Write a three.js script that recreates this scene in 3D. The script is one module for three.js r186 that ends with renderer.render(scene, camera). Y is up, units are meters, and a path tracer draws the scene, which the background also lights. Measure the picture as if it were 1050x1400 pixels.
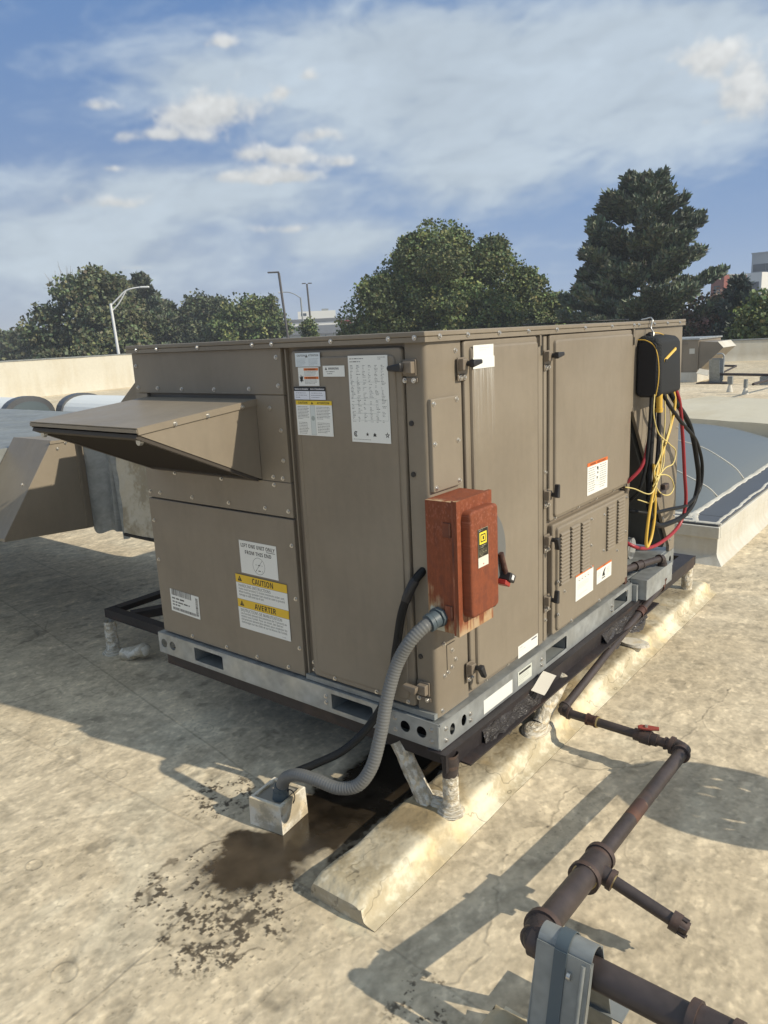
import * as THREE from 'three';
import { mergeGeometries, mergeVertices, toCreasedNormals } from 'three/addons/utils/BufferGeometryUtils.js';
import { RoundedBoxGeometry } from 'three/addons/geometries/RoundedBoxGeometry.js';

// ---------- camera, sun, exposure ----------
const scene = new THREE.Scene();
const camera = new THREE.PerspectiveCamera(67.74, 768 / 1024, 0.05, 3000);
camera.rotation.order = 'YXZ';
camera.rotation.set(-0.22878, 0.68015, -0.04877);
camera.position.set(1.369, 1.681, 1.9207);
scene.add(camera);
const renderer = new THREE.WebGLRenderer({ antialias: true });
renderer.toneMapping = THREE.LinearToneMapping;
renderer.toneMappingExposure = 1.0;
renderer.shadowMap.enabled = true;
const SUN = new THREE.Vector3(0.982, 0.655, -0.188).normalize();
const sun = new THREE.DirectionalLight(new THREE.Color(1.0, 0.9, 0.73), 4.6);
sun.position.copy(SUN).multiplyScalar(60);
sun.castShadow = true;
sun.shadow.mapSize.set(4096, 4096);
Object.assign(sun.shadow.camera, { left: -40, right: 40, top: 40, bottom: -40, near: 1, far: 160 });
sun.shadow.radius = 1;
scene.add(sun, sun.target);

// ---------- random numbers and noise ----------
function rng(seed) { let a = seed >>> 0; return () => { a = (a + 0x6d2b79f5) | 0; let t = Math.imul(a ^ (a >>> 15), 1 | a); t = (t + Math.imul(t ^ (t >>> 7), 61 | t)) ^ t; return ((t ^ (t >>> 14)) >>> 0) / 4294967296; }; }
const NT = new Float32Array(65536); { const r = rng(7); for (let i = 0; i < 65536; i++) NT[i] = r(); }
function vn(x, y, per = 256, s = 0) {                       // value noise on a wrapped lattice
  const xf = Math.floor(x), yf = Math.floor(y); let fx = x - xf, fy = y - yf;
  let x0 = xf % per, y0 = yf % per; if (x0 < 0) x0 += per; if (y0 < 0) y0 += per;
  const x1 = (x0 + 1) % per, y1 = (y0 + 1) % per;
  fx = fx * fx * (3 - 2 * fx); fy = fy * fy * (3 - 2 * fy);
  const o = s * 7919;
  const a = NT[(y0 * 256 + x0 + o) & 65535], b = NT[(y0 * 256 + x1 + o) & 65535], c = NT[(y1 * 256 + x0 + o) & 65535], d = NT[(y1 * 256 + x1 + o) & 65535];
  return a + (b - a) * fx + (c - a) * fy + (a - b - c + d) * fx * fy;
}
function fbm(x, y, oct, per = 256, s = 0) { let v = 0, a = 0.5, t = 0; for (let i = 0; i < oct; i++) { v += a * vn(x, y, per, s + i); t += a; a *= 0.5; x *= 2; y *= 2; per = Math.min(per * 2, 256); } return v / t; }
const sstep = (a, b, x) => { const t = Math.min(1, Math.max(0, (x - a) / (b - a))); return t * t * (3 - 2 * t); };
const mix = (a, b, t) => a + (b - a) * t;

// ---------- sky ----------
{
  const W = 3072, H = 1536, d = new Float32Array(W * H * 4), R = Math.PI / 180;
  const puffs = [[-138.0,15.1,3.8,1.7],[-140.9,14.4,3.0,1.1],[-136.6,12.3,2.8,0.9],[-133.9,12.0,2.1,0.8],[-137.0,10.9,4.2,0.85],[-134.2,10.8,2.3,0.7],[-130.6,11.6,1.4,0.6],[-138.2,18.7,1.4,0.6],[-132.7,16.8,1.0,0.7],[-132.1,13.4,1.9,0.7],[-104.4,13.3,2.6,2.6],[-106.6,15.4,2.4,1.6],[-135.0,7.5,2.9,0.6],[-145.9,9.3,3.9,0.7],[-146.5,15.0,1.5,0.6],[-145.2,5.2,1.5,0.25],[-146.3,11.4,1.0,0.3],[-142.3,13.4,5.0,0.7],[-134.5,15.9,1.2,0.7]];
  const veils = [[-123.8,15.3,18.1,6.0],[-109.6,14.7,14.3,6.6],[-125.7,18.3,14.3,3.3],[-141.3,9.7,14.3,2.8],[-121.5,10.8,9.3,3.9],[-130.9,6.5,8.8,2.2],[-149.2,6.5,14.3,3.9],[-138.6,16.6,8.8,2.8],[-110.6,17.6,12.1,2.2]];
  const r = rng(21);
  for (let a = -90; a < 200; a += 9) { puffs.push([a + r() * 8, 8 + r() * 22, 1.5 + r() * 3, 0.5 + r() * 0.9]); if (r() < 0.45) veils.push([a + r() * 9, 7 + r() * 14, 9 + r() * 8, 3 + r() * 4]); }
  for (let row = 0; row < H; row++) {
    const el = ((row + 0.5) / H - 0.5) * 180;
    if (el < -0.2) { for (let c = 0; c < W; c++) { const o = (row * W + c) * 4; d[o] = 0.25; d[o + 1] = 0.24; d[o + 2] = 0.21; d[o + 3] = 1; } continue; }
    const e = Math.max(0, el), t = 1 - Math.exp(-e / 9.5), t2 = 1 - Math.exp(-e / 40);
    const vs = veils.filter((v) => Math.abs(el - v[1]) < v[3] * 2.6), ps = puffs.filter((p) => Math.abs(el - p[1]) < p[3] * 1.9);
    for (let c = 0; c < W; c++) {
      const az = ((c + 0.5) / W - 0.5) * 360, o = (row * W + c) * 4;
      const sx = Math.cos(el * R) * Math.cos(az * R) * SUN.x + Math.sin(el * R) * SUN.y + Math.cos(el * R) * Math.sin(az * R) * SUN.z;
      const s = Math.pow(Math.max(0, sx), 6) * 0.35, warm = sstep(-115, -150, az);
      let R0 = mix(mix(0.42, 0.50, warm), 0.118, t), G0 = mix(mix(0.53, 0.55, warm), 0.255, t), B0 = mix(mix(0.69, 0.61, warm), 0.53, t);
      R0 *= 1 - 0.2 * t2; G0 *= 1 - 0.18 * t2; B0 *= 1 - 0.12 * t2;
      R0 += s * 0.8; G0 += s * 0.8; B0 += s * 0.75;
      {
        const u = az * 0.11, v = el * 0.34;
        let m = 0.9 * sstep(20, 38, e);
        for (const q of vs) { let dx = az - q[0]; if (dx > 180) dx -= 360; if (dx < -180) dx += 360; const g = Math.exp(-(dx * dx) / (q[2] * q[2]) * 1.5 - ((el - q[1]) ** 2) / (q[3] * q[3]) * 1.5); m = Math.max(m, g) + 0.25 * Math.min(m, g); }
        if (m > 0.012) {
          const wx = fbm(u * 1.5 + 9, v * 1.5, 3, 256, 3) - 0.5, wy = fbm(u * 1.5, v * 1.5 + 30, 3, 256, 5) - 0.5;
          const f = fbm(u * 1.9 + wx * 1.4 + 50, v * 1.5 + wy * 1.4 - u * 0.8 + 50, 6, 256, 1), f2 = fbm(u * 8 + wx * 2 + 80, v * 7 + wy * 2 - u * 2 + 80, 5, 256, 11), rip = fbm(u * 22 + wx * 5, v * 20 + wy * 5, 3, 256, 13);
          let a = sstep(0.0, 1.0, m * 1.0 + (f - 0.5) * 0.85 + (f2 - 0.5) * 0.36 + (rip - 0.5) * 0.05); a *= 0.88;
          const b = 0.97 + 0.30 * (f - 0.45) + 0.09 * (f2 - 0.5);
          R0 = mix(R0, 0.565 * b, a); G0 = mix(G0, 0.65 * b, a); B0 = mix(B0, 0.72 * b, a);
        }
        let F = 0, sh = 0;
        for (const p of ps) {
          let dx = az - p[0]; if (dx > 180) dx -= 360; if (dx < -180) dx += 360;
          if (Math.abs(dx) > p[2] * 2.2) continue;
          const X = dx / p[2], dy = (el - p[1]) / p[3], Y = dy < 0 ? dy * 1.5 : dy, g = Math.exp(-(X * X + Y * Y) * 1.25);
          F += g; sh += g * Math.max(-1, Math.min(1, dy + X * 0.25));
        }
        if (F > 0.04) {
          const wob = fbm(az * 0.75 + 20, el * 1.0 + 20, 6, 256, 17) - 0.5, fine = fbm(az * 2.7, el * 3.3, 5, 256, 23) - 0.5;
          const D = F - 0.5 + wob * 1.35 + fine * 0.3, a = sstep(-0.12, 0.62, D) * 0.9, k = 0.89 + 0.16 * sh / F + fine * 0.25 + wob * 0.3;
          R0 = mix(R0, 0.76 * k, a); G0 = mix(G0, 0.775 * k, a); B0 = mix(B0, 0.77 * k, a);
        }
      }
      d[o] = R0; d[o + 1] = G0; d[o + 2] = B0; d[o + 3] = 1;
    }
  }
  const tex = new THREE.DataTexture(d, W, H, THREE.RGBAFormat, THREE.FloatType);
  tex.mapping = THREE.EquirectangularReflectionMapping; tex.magFilter = THREE.LinearFilter; tex.needsUpdate = true;
  scene.background = tex; scene.environment = tex;
}

// ---------- texture helpers ----------
function dtex(W, H, fn, { srgb = false, float = false, rep = 1 } = {}) {     // fn(u, v, out) writes linear values 0..1 (r, g, b)
  const d = float ? new Float32Array(W * H) : new Uint8Array(W * H * 4), o = [0, 0, 0];
  const enc = (c) => { c = Math.min(1, Math.max(0, c)); return Math.round(255 * (srgb ? (c <= 0.0031308 ? c * 12.92 : 1.055 * Math.pow(c, 1 / 2.4) - 0.055) : c)); };
  for (let y = 0; y < H; y++) for (let x = 0; x < W; x++) {
    fn((x + 0.5) / W, (y + 0.5) / H, o); const i = y * W + x;
    if (float) d[i] = o[0]; else { d[i * 4] = enc(o[0]); d[i * 4 + 1] = enc(o[1]); d[i * 4 + 2] = enc(o[2]); d[i * 4 + 3] = 255; }
  }
  const t = float ? new THREE.DataTexture(d, W, H, THREE.RedFormat, THREE.FloatType) : new THREE.DataTexture(d, W, H);
  if (srgb) t.colorSpace = THREE.SRGBColorSpace;
  t.wrapS = t.wrapT = THREE.RepeatWrapping; t.magFilter = THREE.LinearFilter; t.repeat.set(rep, rep); t.needsUpdate = true;
  return t;
}
const lin = (r, g, b) => new THREE.Color().setRGB(r, g, b);
const std = (o) => new THREE.MeshStandardMaterial(o);
const set3 = (o, r, g, b) => { o[0] = r; o[1] = g; o[2] = b; };

// ---------- materials ----------
const M = {};
{
  const paintC = dtex(512, 512, (u, v, o) => { const a = fbm(u * 4, v * 4, 4, 4, 2), b = fbm(u * 40, v * 6, 3, 32, 4), c = fbm(u * 60, v * 60, 2, 64, 9); const k = 0.80 + 0.25 * a + 0.10 * (b - 0.5) + 0.06 * (c - 0.5); set3(o, k, k * (0.985 + 0.02 * a), k * (0.96 + 0.05 * a)); }, { srgb: true });
  const paintR = dtex(256, 256, (u, v, o) => { const k = 0.42 + 0.22 * fbm(u * 5, v * 5, 4, 5, 12) + 0.1 * (fbm(u * 40, v * 40, 2, 40, 3) - 0.5); set3(o, k, k, k); });
  const paintB = dtex(256, 256, (u, v, o) => { o[0] = fbm(u * 3, v * 3, 3, 3, 31); }, { float: true });
  M.paint = new THREE.MeshPhysicalMaterial({ color: lin(0.232, 0.196, 0.147), clearcoat: 0.12, clearcoatRoughness: 0.25, map: paintC, roughnessMap: paintR, roughness: 1, metalness: 0.0, bumpMap: paintB, bumpScale: 0.012 });
  M.paintDark = std({ color: lin(0.2, 0.165, 0.125), map: paintC, roughnessMap: paintR, roughness: 1, bumpMap: paintB, bumpScale: 0.004 });
  M.paintTexC = paintC;
  const galvC = dtex(512, 512, (u, v, o) => { const a = fbm(u * 30, v * 30, 3, 30, 2), b = fbm(u * 5, v * 5, 4, 5, 6), g = Math.floor(vn(u * 60, v * 60, 60, 8) * 5) / 5; const k = 0.62 + 0.25 * (a - 0.5) + 0.3 * (b - 0.5) + 0.09 * g; set3(o, k * 0.98, k, k * 1.0); }, { srgb: true });
  const galvR = dtex(256, 256, (u, v, o) => { const k = 0.38 + 0.35 * fbm(u * 12, v * 12, 4, 12, 3); set3(o, k, k, k); });
  M.galv = std({ color: lin(0.62, 0.64, 0.64), map: galvC, roughnessMap: galvR, roughness: 1, metalness: 0.75 });
  M.galvOld = std({ color: lin(0.36, 0.375, 0.365), map: galvC, roughnessMap: galvR, roughness: 1, metalness: 0.3 });
  const rustC = dtex(512, 512, (u, v, o) => { const a = fbm(u * 6, v * 6, 5, 6, 2), b = fbm(u * 40, v * 40, 3, 40, 7), c = fbm(u * 24, v * 4, 3, 24, 5), dk = sstep(0.45, 0.75, a + (b - 0.5) * 0.3); let r = mix(0.23, 0.12, dk), g = mix(0.068, 0.04, dk), bl = mix(0.032, 0.024, dk); const k = 0.75 + 0.5 * c + 0.3 * (b - 0.5); const h = sstep(0.64, 0.72, b) * 0.35; r = mix(r, 0.34, h); g = mix(g, 0.15, h); bl = mix(bl, 0.08, h); set3(o, r * k, g * k, bl * k); }, { srgb: true });
  const rustB = dtex(512, 512, (u, v, o) => { o[0] = fbm(u * 60, v * 60, 3, 60, 7) * 0.6 + 0.4 * fbm(u * 10, v * 10, 3, 10, 2); }, { float: true });
  M.rust = std({ map: rustC, roughness: 0.82, bumpMap: rustB, bumpScale: 0.0012 });
  M.rustC = rustC; M.rustB = rustB;
  const pipeC = dtex(512, 512, (u, v, o) => { const a = fbm(u * 8, v * 8, 5, 8, 2), b = fbm(u * 50, v * 50, 2, 50, 4), w = sstep(0.60, 0.76, fbm(u * 5, v * 10, 4, 5, 14)); const k = 0.8 + 0.5 * (a - 0.5) + 0.35 * (b - 0.5); set3(o, mix(0.062, 0.11, w) * k, mix(0.048, 0.068, w) * k, mix(0.045, 0.05, w) * k); }, { srgb: true });
  M.pipe = std({ map: pipeC, roughness: 0.5, bumpMap: rustB, bumpScale: 0.0008 });
  M.fitting = std({ map: pipeC, color: lin(0.82, 0.8, 0.82), roughness: 0.58, bumpMap: rustB, bumpScale: 0.0025 });
  M.pipeRust = std({ map: rustC, color: lin(0.5, 0.62, 0.75), roughness: 0.7, bumpMap: rustB, bumpScale: 0.001 });
  M.frame = std({ map: pipeC, color: lin(0.5, 0.52, 0.58), roughness: 0.55, bumpMap: rustB, bumpScale: 0.001 });
  const memC = dtex(1024, 1024, (u, v, o) => { const a = fbm(u * 5, v * 5, 6, 5, 2), b = fbm(u * 70, v * 70, 3, 70, 5), c = fbm(u * 14 + a * 2, v * 14, 4, 14, 9); const g = sstep(0.46, 0.68, a * 0.7 + c * 0.3 + (b - 0.5) * 0.22), y = sstep(0.45, 0.75, fbm(u * 7, v * 7, 4, 7, 21)); let r = 0.70, gg = 0.66, bl = 0.55; r = mix(r, 0.66, y); gg = mix(gg, 0.55, y); bl = mix(bl, 0.36, y); r = mix(r, 0.36, g * 0.8); gg = mix(gg, 0.31, g * 0.8); bl = mix(bl, 0.215, g * 0.8); const cr = sstep(0.018, 0.004, Math.abs(fbm(u * 9, v * 9, 4, 9, 33) - 0.5)) * sstep(0.5, 0.62, fbm(u * 4, v * 4, 2, 4, 40)); const k = 1 - 0.45 * cr + 0.12 * (b - 0.5); set3(o, r * k, gg * k, bl * k); }, { srgb: true });
  const memB = dtex(1024, 1024, (u, v, o) => { o[0] = 0.6 * fbm(u * 8, v * 8, 6, 8, 2) + 0.25 * fbm(u * 30, v * 30, 3, 30, 8); }, { float: true });
  M.membrane = std({ map: memC, color: lin(0.68, 0.66, 0.62), vertexColors: false, roughness: 0.72, bumpMap: memB, bumpScale: 0.02 });
  const coatC = dtex(1024, 1024, (u, v, o) => { const a = fbm(u * 3, v * 3, 6, 3, 2), b = fbm(u * 70, v * 70, 3, 70, 5), c = fbm(u * 20, v * 5, 4, 20, 9); const g = sstep(0.5, 0.8, a * 0.6 + c * 0.4) * 0.45, k = 1 + 0.10 * (b - 0.5); set3(o, mix(0.74, 0.60, g) * k, mix(0.72, 0.54, g) * k, mix(0.63, 0.41, g) * k); }, { srgb: true });
  const coatW = coatC.clone(); coatW.repeat.set(0.22, 0.22); coatW.needsUpdate = true;
  M.whiteCoat = std({ map: coatC, color: lin(0.76, 0.76, 0.77), roughness: 0.62, bumpMap: memB, bumpScale: 0.008 }); M.parapet = std({ map: coatW, color: lin(0.74, 0.73, 0.71), roughness: 0.8 }); M.plinth = std({ map: coatW, color: lin(0.72, 0.69, 0.62), roughness: 0.8 }); const memS = memC.clone(); memS.repeat.set(2.6, 2.6); memS.needsUpdate = true; M.postCoat = std({ map: memS, color: lin(1.02, 1.02, 1.04), roughness: 0.65, bumpMap: memB, bumpScale: 0.012 });
  M.coat = std({ map: coatC, roughness: 0.62, bumpMap: memB, bumpScale: 0.008 });
  M.black = std({ color: lin(0.018, 0.018, 0.02), roughness: 0.45 });
  M.rubber = new THREE.MeshPhysicalMaterial({ color: lin(0.01, 0.011, 0.012), roughness: 0.5, specularIntensity: 0.45 }); M.filter = std({ color: lin(0.06, 0.05, 0.04), roughness: 0.8 });
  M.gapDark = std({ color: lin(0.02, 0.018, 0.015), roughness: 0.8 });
  M.screw = std({ color: lin(0.62, 0.6, 0.56), roughness: 0.32, metalness: 0.85 });
  M.steel = std({ color: lin(0.5, 0.49, 0.46), roughness: 0.35, metalness: 0.85 });
  M.brass = std({ color: lin(0.5, 0.4, 0.2), roughness: 0.4, metalness: 0.7 });
  M.red = std({ color: lin(0.34, 0.03, 0.022), roughness: 0.4 });
  M.redHose = std({ color: lin(0.3, 0.02, 0.03), roughness: 0.4 });
  M.yellow = std({ color: lin(0.66, 0.42, 0.06), roughness: 0.45 });
  M.yellowPale = std({ color: lin(0.68, 0.55, 0.2), roughness: 0.5 });
  M.grey = std({ color: lin(0.135, 0.138, 0.134), roughness: 0.42 });
  M.bluegrey = std({ color: lin(0.07, 0.095, 0.11), roughness: 0.5 });
  M.coil = std({ color: lin(0.07, 0.072, 0.068), roughness: 0.7 });
  const fabB = dtex(256, 256, (u, v, o) => { o[0] = 0.5 + 0.25 * Math.sin(u * 256 * Math.PI / 2) * Math.sin(v * 256 * Math.PI / 2) + 0.9 * fbm(u * 5, v * 5, 4, 5, 3); }, { float: true });
  M.fabric = new THREE.MeshPhysicalMaterial({ color: lin(0.019, 0.021, 0.023), roughness: 0.75, specularIntensity: 0.6, bumpMap: fabB, bumpScale: 0.006 });
  M.fabricDark = std({ color: lin(0.008, 0.008, 0.011), roughness: 0.7, bumpMap: fabB, bumpScale: 0.002 });
  M.rag = std({ color: lin(0.045, 0.04, 0.038), roughness: 0.32, bumpMap: memB, bumpScale: 0.03 });
}

// ---------- geometry helpers ----------
function boxUV(g) {                                   // uv in metres from the dominant axis of each corner's normal
  if (g.index) g = g.toNonIndexed();
  if (!g.attributes.normal) g.computeVertexNormals();
  const p = g.attributes.position, n = g.attributes.normal, uv = new Float32Array(p.count * 2);
  for (let i = 0; i < p.count; i += 3) {
    let ax = 0, ay = 0, az = 0; for (let k = 0; k < 3; k++) { ax += Math.abs(n.getX(i + k)); ay += Math.abs(n.getY(i + k)); az += Math.abs(n.getZ(i + k)); }
    for (let k = i; k < i + 3; k++) {
      const x = p.getX(k), y = p.getY(k), z = p.getZ(k);
      if (ax >= ay && ax >= az) { uv[k * 2] = z; uv[k * 2 + 1] = y; } else if (ay >= az) { uv[k * 2] = x; uv[k * 2 + 1] = z; } else { uv[k * 2] = x; uv[k * 2 + 1] = y; }
    }
  }
  g.setAttribute('uv', new THREE.BufferAttribute(uv, 2));
  return g;
}
const clean = (g) => { g = g.index ? g.toNonIndexed() : g; for (const k of Object.keys(g.attributes)) if (!['position', 'normal', 'uv', 'color'].includes(k)) g.deleteAttribute(k); return g; };
const merge = (list) => mergeGeometries(list.map(clean));
const bx = (x0, x1, y0, y1, z0, z1) => { const g = new THREE.BoxGeometry(x1 - x0, y1 - y0, z1 - z0); g.translate((x0 + x1) / 2, (y0 + y1) / 2, (z0 + z1) / 2); return boxUV(g); };
const rbx = (x0, x1, y0, y1, z0, z1, r = 0.003, s = 2) => { const g = new RoundedBoxGeometry(x1 - x0, y1 - y0, z1 - z0, s, r); g.translate((x0 + x1) / 2, (y0 + y1) / 2, (z0 + z1) / 2); return boxUV(g); };
function rrect(w, h, r, x = 0, y = 0) { const s = new THREE.Shape(); s.moveTo(x + r, y); s.lineTo(x + w - r, y); s.quadraticCurveTo(x + w, y, x + w, y + r); s.lineTo(x + w, y + h - r); s.quadraticCurveTo(x + w, y + h, x + w - r, y + h); s.lineTo(x + r, y + h); s.quadraticCurveTo(x, y + h, x, y + h - r); s.lineTo(x, y + r); s.quadraticCurveTo(x, y, x + r, y); return s; }
function ext(shape, depth, bevel = 0.003, seg = 2) { return boxUV(new THREE.ExtrudeGeometry(shape, { depth: Math.max(1e-4, depth - bevel), bevelEnabled: bevel > 0, bevelSize: bevel, bevelThickness: bevel, bevelOffset: -bevel, bevelSegments: seg, curveSegments: 6 })); }
const pan = (w, h, depth, r = 0.008, bevel = 0.004) => ext(rrect(w, h, r), depth, bevel);
const onL = (g, x, y, z = 0) => g.clone().translate(x, y, z);              // x, y on the end face, z outwards
const onR = (g, u, y, d = 0) => g.clone().rotateY(Math.PI / 2).translate(d, y, -u);   // u runs away along the long face, d outwards
const V = (x, y, z) => new THREE.Vector3(x, y, z);
function cyl(a, b, r0, r1 = r0, n = 20, open = false) {
  const A = a.isVector3 ? a : V(...a), B = b.isVector3 ? b : V(...b), d = B.clone().sub(A), L = d.length();
  const g = new THREE.CylinderGeometry(r1, r0, L, n, 1, open); const uv = g.attributes.uv, P = 2 * Math.PI * Math.max(r0, r1);
  for (let i = 0; i < uv.count; i++) uv.setXY(i, uv.getX(i) * P, uv.getY(i) * L);
  g.applyQuaternion(new THREE.Quaternion().setFromUnitVectors(V(0, 1, 0), d.normalize())); g.translate(...A.clone().add(B).multiplyScalar(0.5).toArray());
  return clean(g);
}
function tube(pts, r, seg = 60, n = 10, closed = false, tension = 0.5) {
  const c = new THREE.CatmullRomCurve3(pts.map((p) => (p.isVector3 ? p : V(...p))), closed, 'centripetal', tension);
  const g = new THREE.TubeGeometry(c, seg, r, n, closed), uv = g.attributes.uv, L = c.getLength();
  for (let i = 0; i < uv.count; i++) uv.setXY(i, uv.getX(i) * L, uv.getY(i) * 6.283 * r);
  if (closed) return clean(g);
  const cap = (t, q) => { const s = new THREE.SphereGeometry(r, n, 4); s.translate(...c.getPoint(t).toArray()); return clean(s); };
  return mergeGeometries([clean(g), cap(0), cap(1)]);
}
const used = new Map();
function numbered(n) { const k = used.get(n) ?? 0; used.set(n, k + 1); return k ? n + '_' + String(k).padStart(3, '0') : n; }
const sh = (o) => { o.castShadow = o.receiveShadow = true; return o; };
function part(name, geo, mat, parent, label) { const m = sh(new THREE.Mesh(geo, mat)); m.name = name; if (label) m.userData.label = label; parent.add(m); return m; }
function tag(o, label, category, group, kind) { if (label) o.userData.label = label; if (category) o.userData.category = category; if (group) o.userData.group = group; if (kind) o.userData.kind = kind; return o; }
function thing(name, label, category, pos = [0, 0, 0], group) { const g = new THREE.Group(); g.name = numbered(name); g.position.set(...pos); scene.add(g); return tag(g, label, category, group); }
// a thing whose parts are given in world coordinates: the group stands at its base and the geometry is moved into it
class Thing { constructor(name, label, category, pos, group) { this.g = thing(name, label, category, pos, group); this.p = pos; } add(name, geo, mat, label, parent) { const k = geo.clone(); k.translate(-this.p[0], -this.p[1], -this.p[2]); return part(name, k, mat, parent ?? this.g, label); } }
function solo(name, geo, mat, label, category, pos, group) { const k = geo.clone().translate(-pos[0], -pos[1], -pos[2]); const m = sh(new THREE.Mesh(k, mat)); m.name = numbered(name); m.position.set(...pos); scene.add(m); return tag(m, label, category, group); }

// ---------- roof, far ground ----------
{
  const N = 2048, X0 = -5, Z0 = -5, S = 8, base = new Float32Array(N * N * 3), hgt = new Float32Array(N * N);
  for (let j = 0; j < N; j++) for (let i = 0; i < N; i++) {
    const u = i / N, v = j / N, k = j * N + i;
    const a = fbm(u * 6, v * 6, 5, 6, 1), b = fbm(u * 26 + a * 3, v * 26, 4, 26, 3), wr = fbm(u * 9, v * 9, 3, 9, 15), c = 0.4 * fbm(u * 128, v * 128, 2, 128, 6) + 0.6 * fbm(u * 512, v * 512, 3, 256, 66), scf = fbm(u * 256 + a * 6, v * 128 + b * 5, 4, 256, 67), spk = sstep(0.62, 0.74, fbm(u * 384 + wr * 20, v * 256 + a * 14, 3, 256, 68));
    const bl1 = sstep(0.4, 0.6, vn(u * 11, v * 11, 11, 71)), st1 = fbm(u * 70 + wr * 8, v * 14 + a * 4, 3, 256, 27), st2 = fbm(u * 16 + a * 4, v * 64 + wr * 8, 3, 256, 29), scr = mix(st1, st2, bl1), sc2 = sstep(0.60, 0.78, scr);
    const crk = fbm(u * 12 + wr * 2, v * 12, 4, 12, 41), cr = sstep(0.007, 0.001, Math.abs(crk - 0.5)) * 0.7 * sstep(0.74, 0.80, vn(u * 9, v * 9, 9, 51)), pit = sstep(0.66, 0.8, fbm(u * 90, v * 90, 3, 90, 81)) * sstep(0.4, 0.6, b);
    const dirt = sstep(0.42, 0.66, a * 0.65 + b * 0.35), light = sstep(0.55, 0.72, fbm(u * 34, v * 34, 4, 34, 61)) * (0.35 + 0.65 * sstep(0.5, 0.4, a));
    let r = mix(0.55, 0.49, dirt), g = mix(0.47, 0.41, dirt), bl = mix(0.336, 0.282, dirt);
    r = mix(r, 0.60, light * 0.4); g = mix(g, 0.545, light * 0.4); bl = mix(bl, 0.41, light * 0.4);
    const m = (1 + 0.8 * (c - 0.5) + 0.16 * (b - 0.5) + 0.22 * (scr - 0.5) + 0.5 * (scf - 0.5)) * (1 - 0.4 * cr) * (1 + 0.15 * sc2) * (1 - 0.3 * pit) * (1 + 0.22 * spk) * (1 - 0.3 * sstep(0.78, 0.84, fbm(u * 768, v * 768, 2, 256, 69)) * sstep(0.45, 0.6, b));
    base[k * 3] = r * m; base[k * 3 + 1] = g * m; base[k * 3 + 2] = bl * m;
    hgt[k] = 0.22 * b + 0.35 * c + 0.2 * scr + 0.3 * scf - 0.25 * cr - 0.2 * pit + 0.3 * a;
  }
  const enc = (c) => { c = Math.min(1, Math.max(0, c)); return Math.round(255 * (c <= 0.0031308 ? c * 12.92 : 1.055 * Math.pow(c, 1 / 2.4) - 0.055)); };
  const bytes = (col) => { const d = new Uint8Array(N * N * 4); for (let k = 0; k < N * N; k++) { d[k * 4] = enc(col[k * 3]); d[k * 4 + 1] = enc(col[k * 3 + 1]); d[k * 4 + 2] = enc(col[k * 3 + 2]); d[k * 4 + 3] = 255; } return d; };
  const mk = (d, srgb, f) => { const t = f ? new THREE.DataTexture(d, N, N, THREE.RedFormat, THREE.FloatType) : new THREE.DataTexture(d, N, N); if (srgb) t.colorSpace = THREE.SRGBColorSpace; t.wrapS = t.wrapT = THREE.RepeatWrapping; t.magFilter = THREE.LinearFilter; t.needsUpdate = true; return t; };
  const farC = mk(bytes(base), true), farB = mk(hgt.slice(), false, true);
  // the roof about the unit: its own seams, rings, the wet patch and the silt round it
  const rough = new Uint8Array(N * N * 4); for (let k = 0; k < N * N; k++) { rough[k * 4 + 1] = 205; rough[k * 4 + 3] = 255; }
  const px = (x) => (x - X0) / S * N, pz = (z) => (z - Z0) / S * N, mul = (k, m) => { base[k * 3] *= m; base[k * 3 + 1] *= m; base[k * 3 + 2] *= m; };
  const stroke = (pts, w, dark, bump, wob = 0.01) => {
    for (let s = 0; s < pts.length - 1; s++) {
      const [xa, za] = pts[s], [xb, zb] = pts[s + 1], L = Math.hypot(xb - xa, zb - za), n = Math.ceil(L / 0.002);
      for (let q = 0; q <= n; q++) {
        const t = q / n, X = mix(xa, xb, t) + wob * (fbm(t * L * 9 + xa * 7, za * 3, 3) - 0.5), Z = mix(za, zb, t) + wob * (fbm(t * L * 9 + 40, xa * 5, 3) - 0.5), rr = Math.ceil(w / S * N) + 1, ci = Math.round(px(X)), cj = Math.round(pz(Z)), f = 0.55 + 0.45 * vn(t * L * 30, s + xa * 9);
        for (let dj = -rr; dj <= rr; dj++) for (let di = -rr; di <= rr; di++) {
          const d = Math.hypot(ci + di - px(X), cj + dj - pz(Z)) * S / N; if (d > w * 1.4) continue;
          const k = (cj + dj) * N + ci + di; if (k < 0 || k >= N * N) continue;
          const m = f * (1 - d / (w * 1.4)); mul(k, 1 - dark * m * 0.13); hgt[k] = Math.max(-1.5, Math.min(2.5, hgt[k] + bump * m * 0.10));
        }
      }
    }
  };
  stroke([[-4.6, -0.42], [-3.7, -0.3], [-1.2, 0.1], [-0.6, 0.2]], 0.005, 0.8, 0.6); stroke([[-0.13, 0.5], [-0.6, 0.49], [-1.6, 0.53], [-4.8, 0.66]], 0.005, 0.6, 0.8);
  stroke([[0.1, 0.53], [0.4, 0.555], [1.4, 0.6]], 0.004, 0.9, 0.7); stroke([[-0.48, 0.49], [-0.42, 0.7], [-0.36, 0.92], [-0.3, 1.6]], 0.004, 1.2, 0.6); stroke([[-3.3, -3.5], [-3.55, -1.5], [-3.8, 0.2]], 0.006, 0.8, 0.5);
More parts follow.
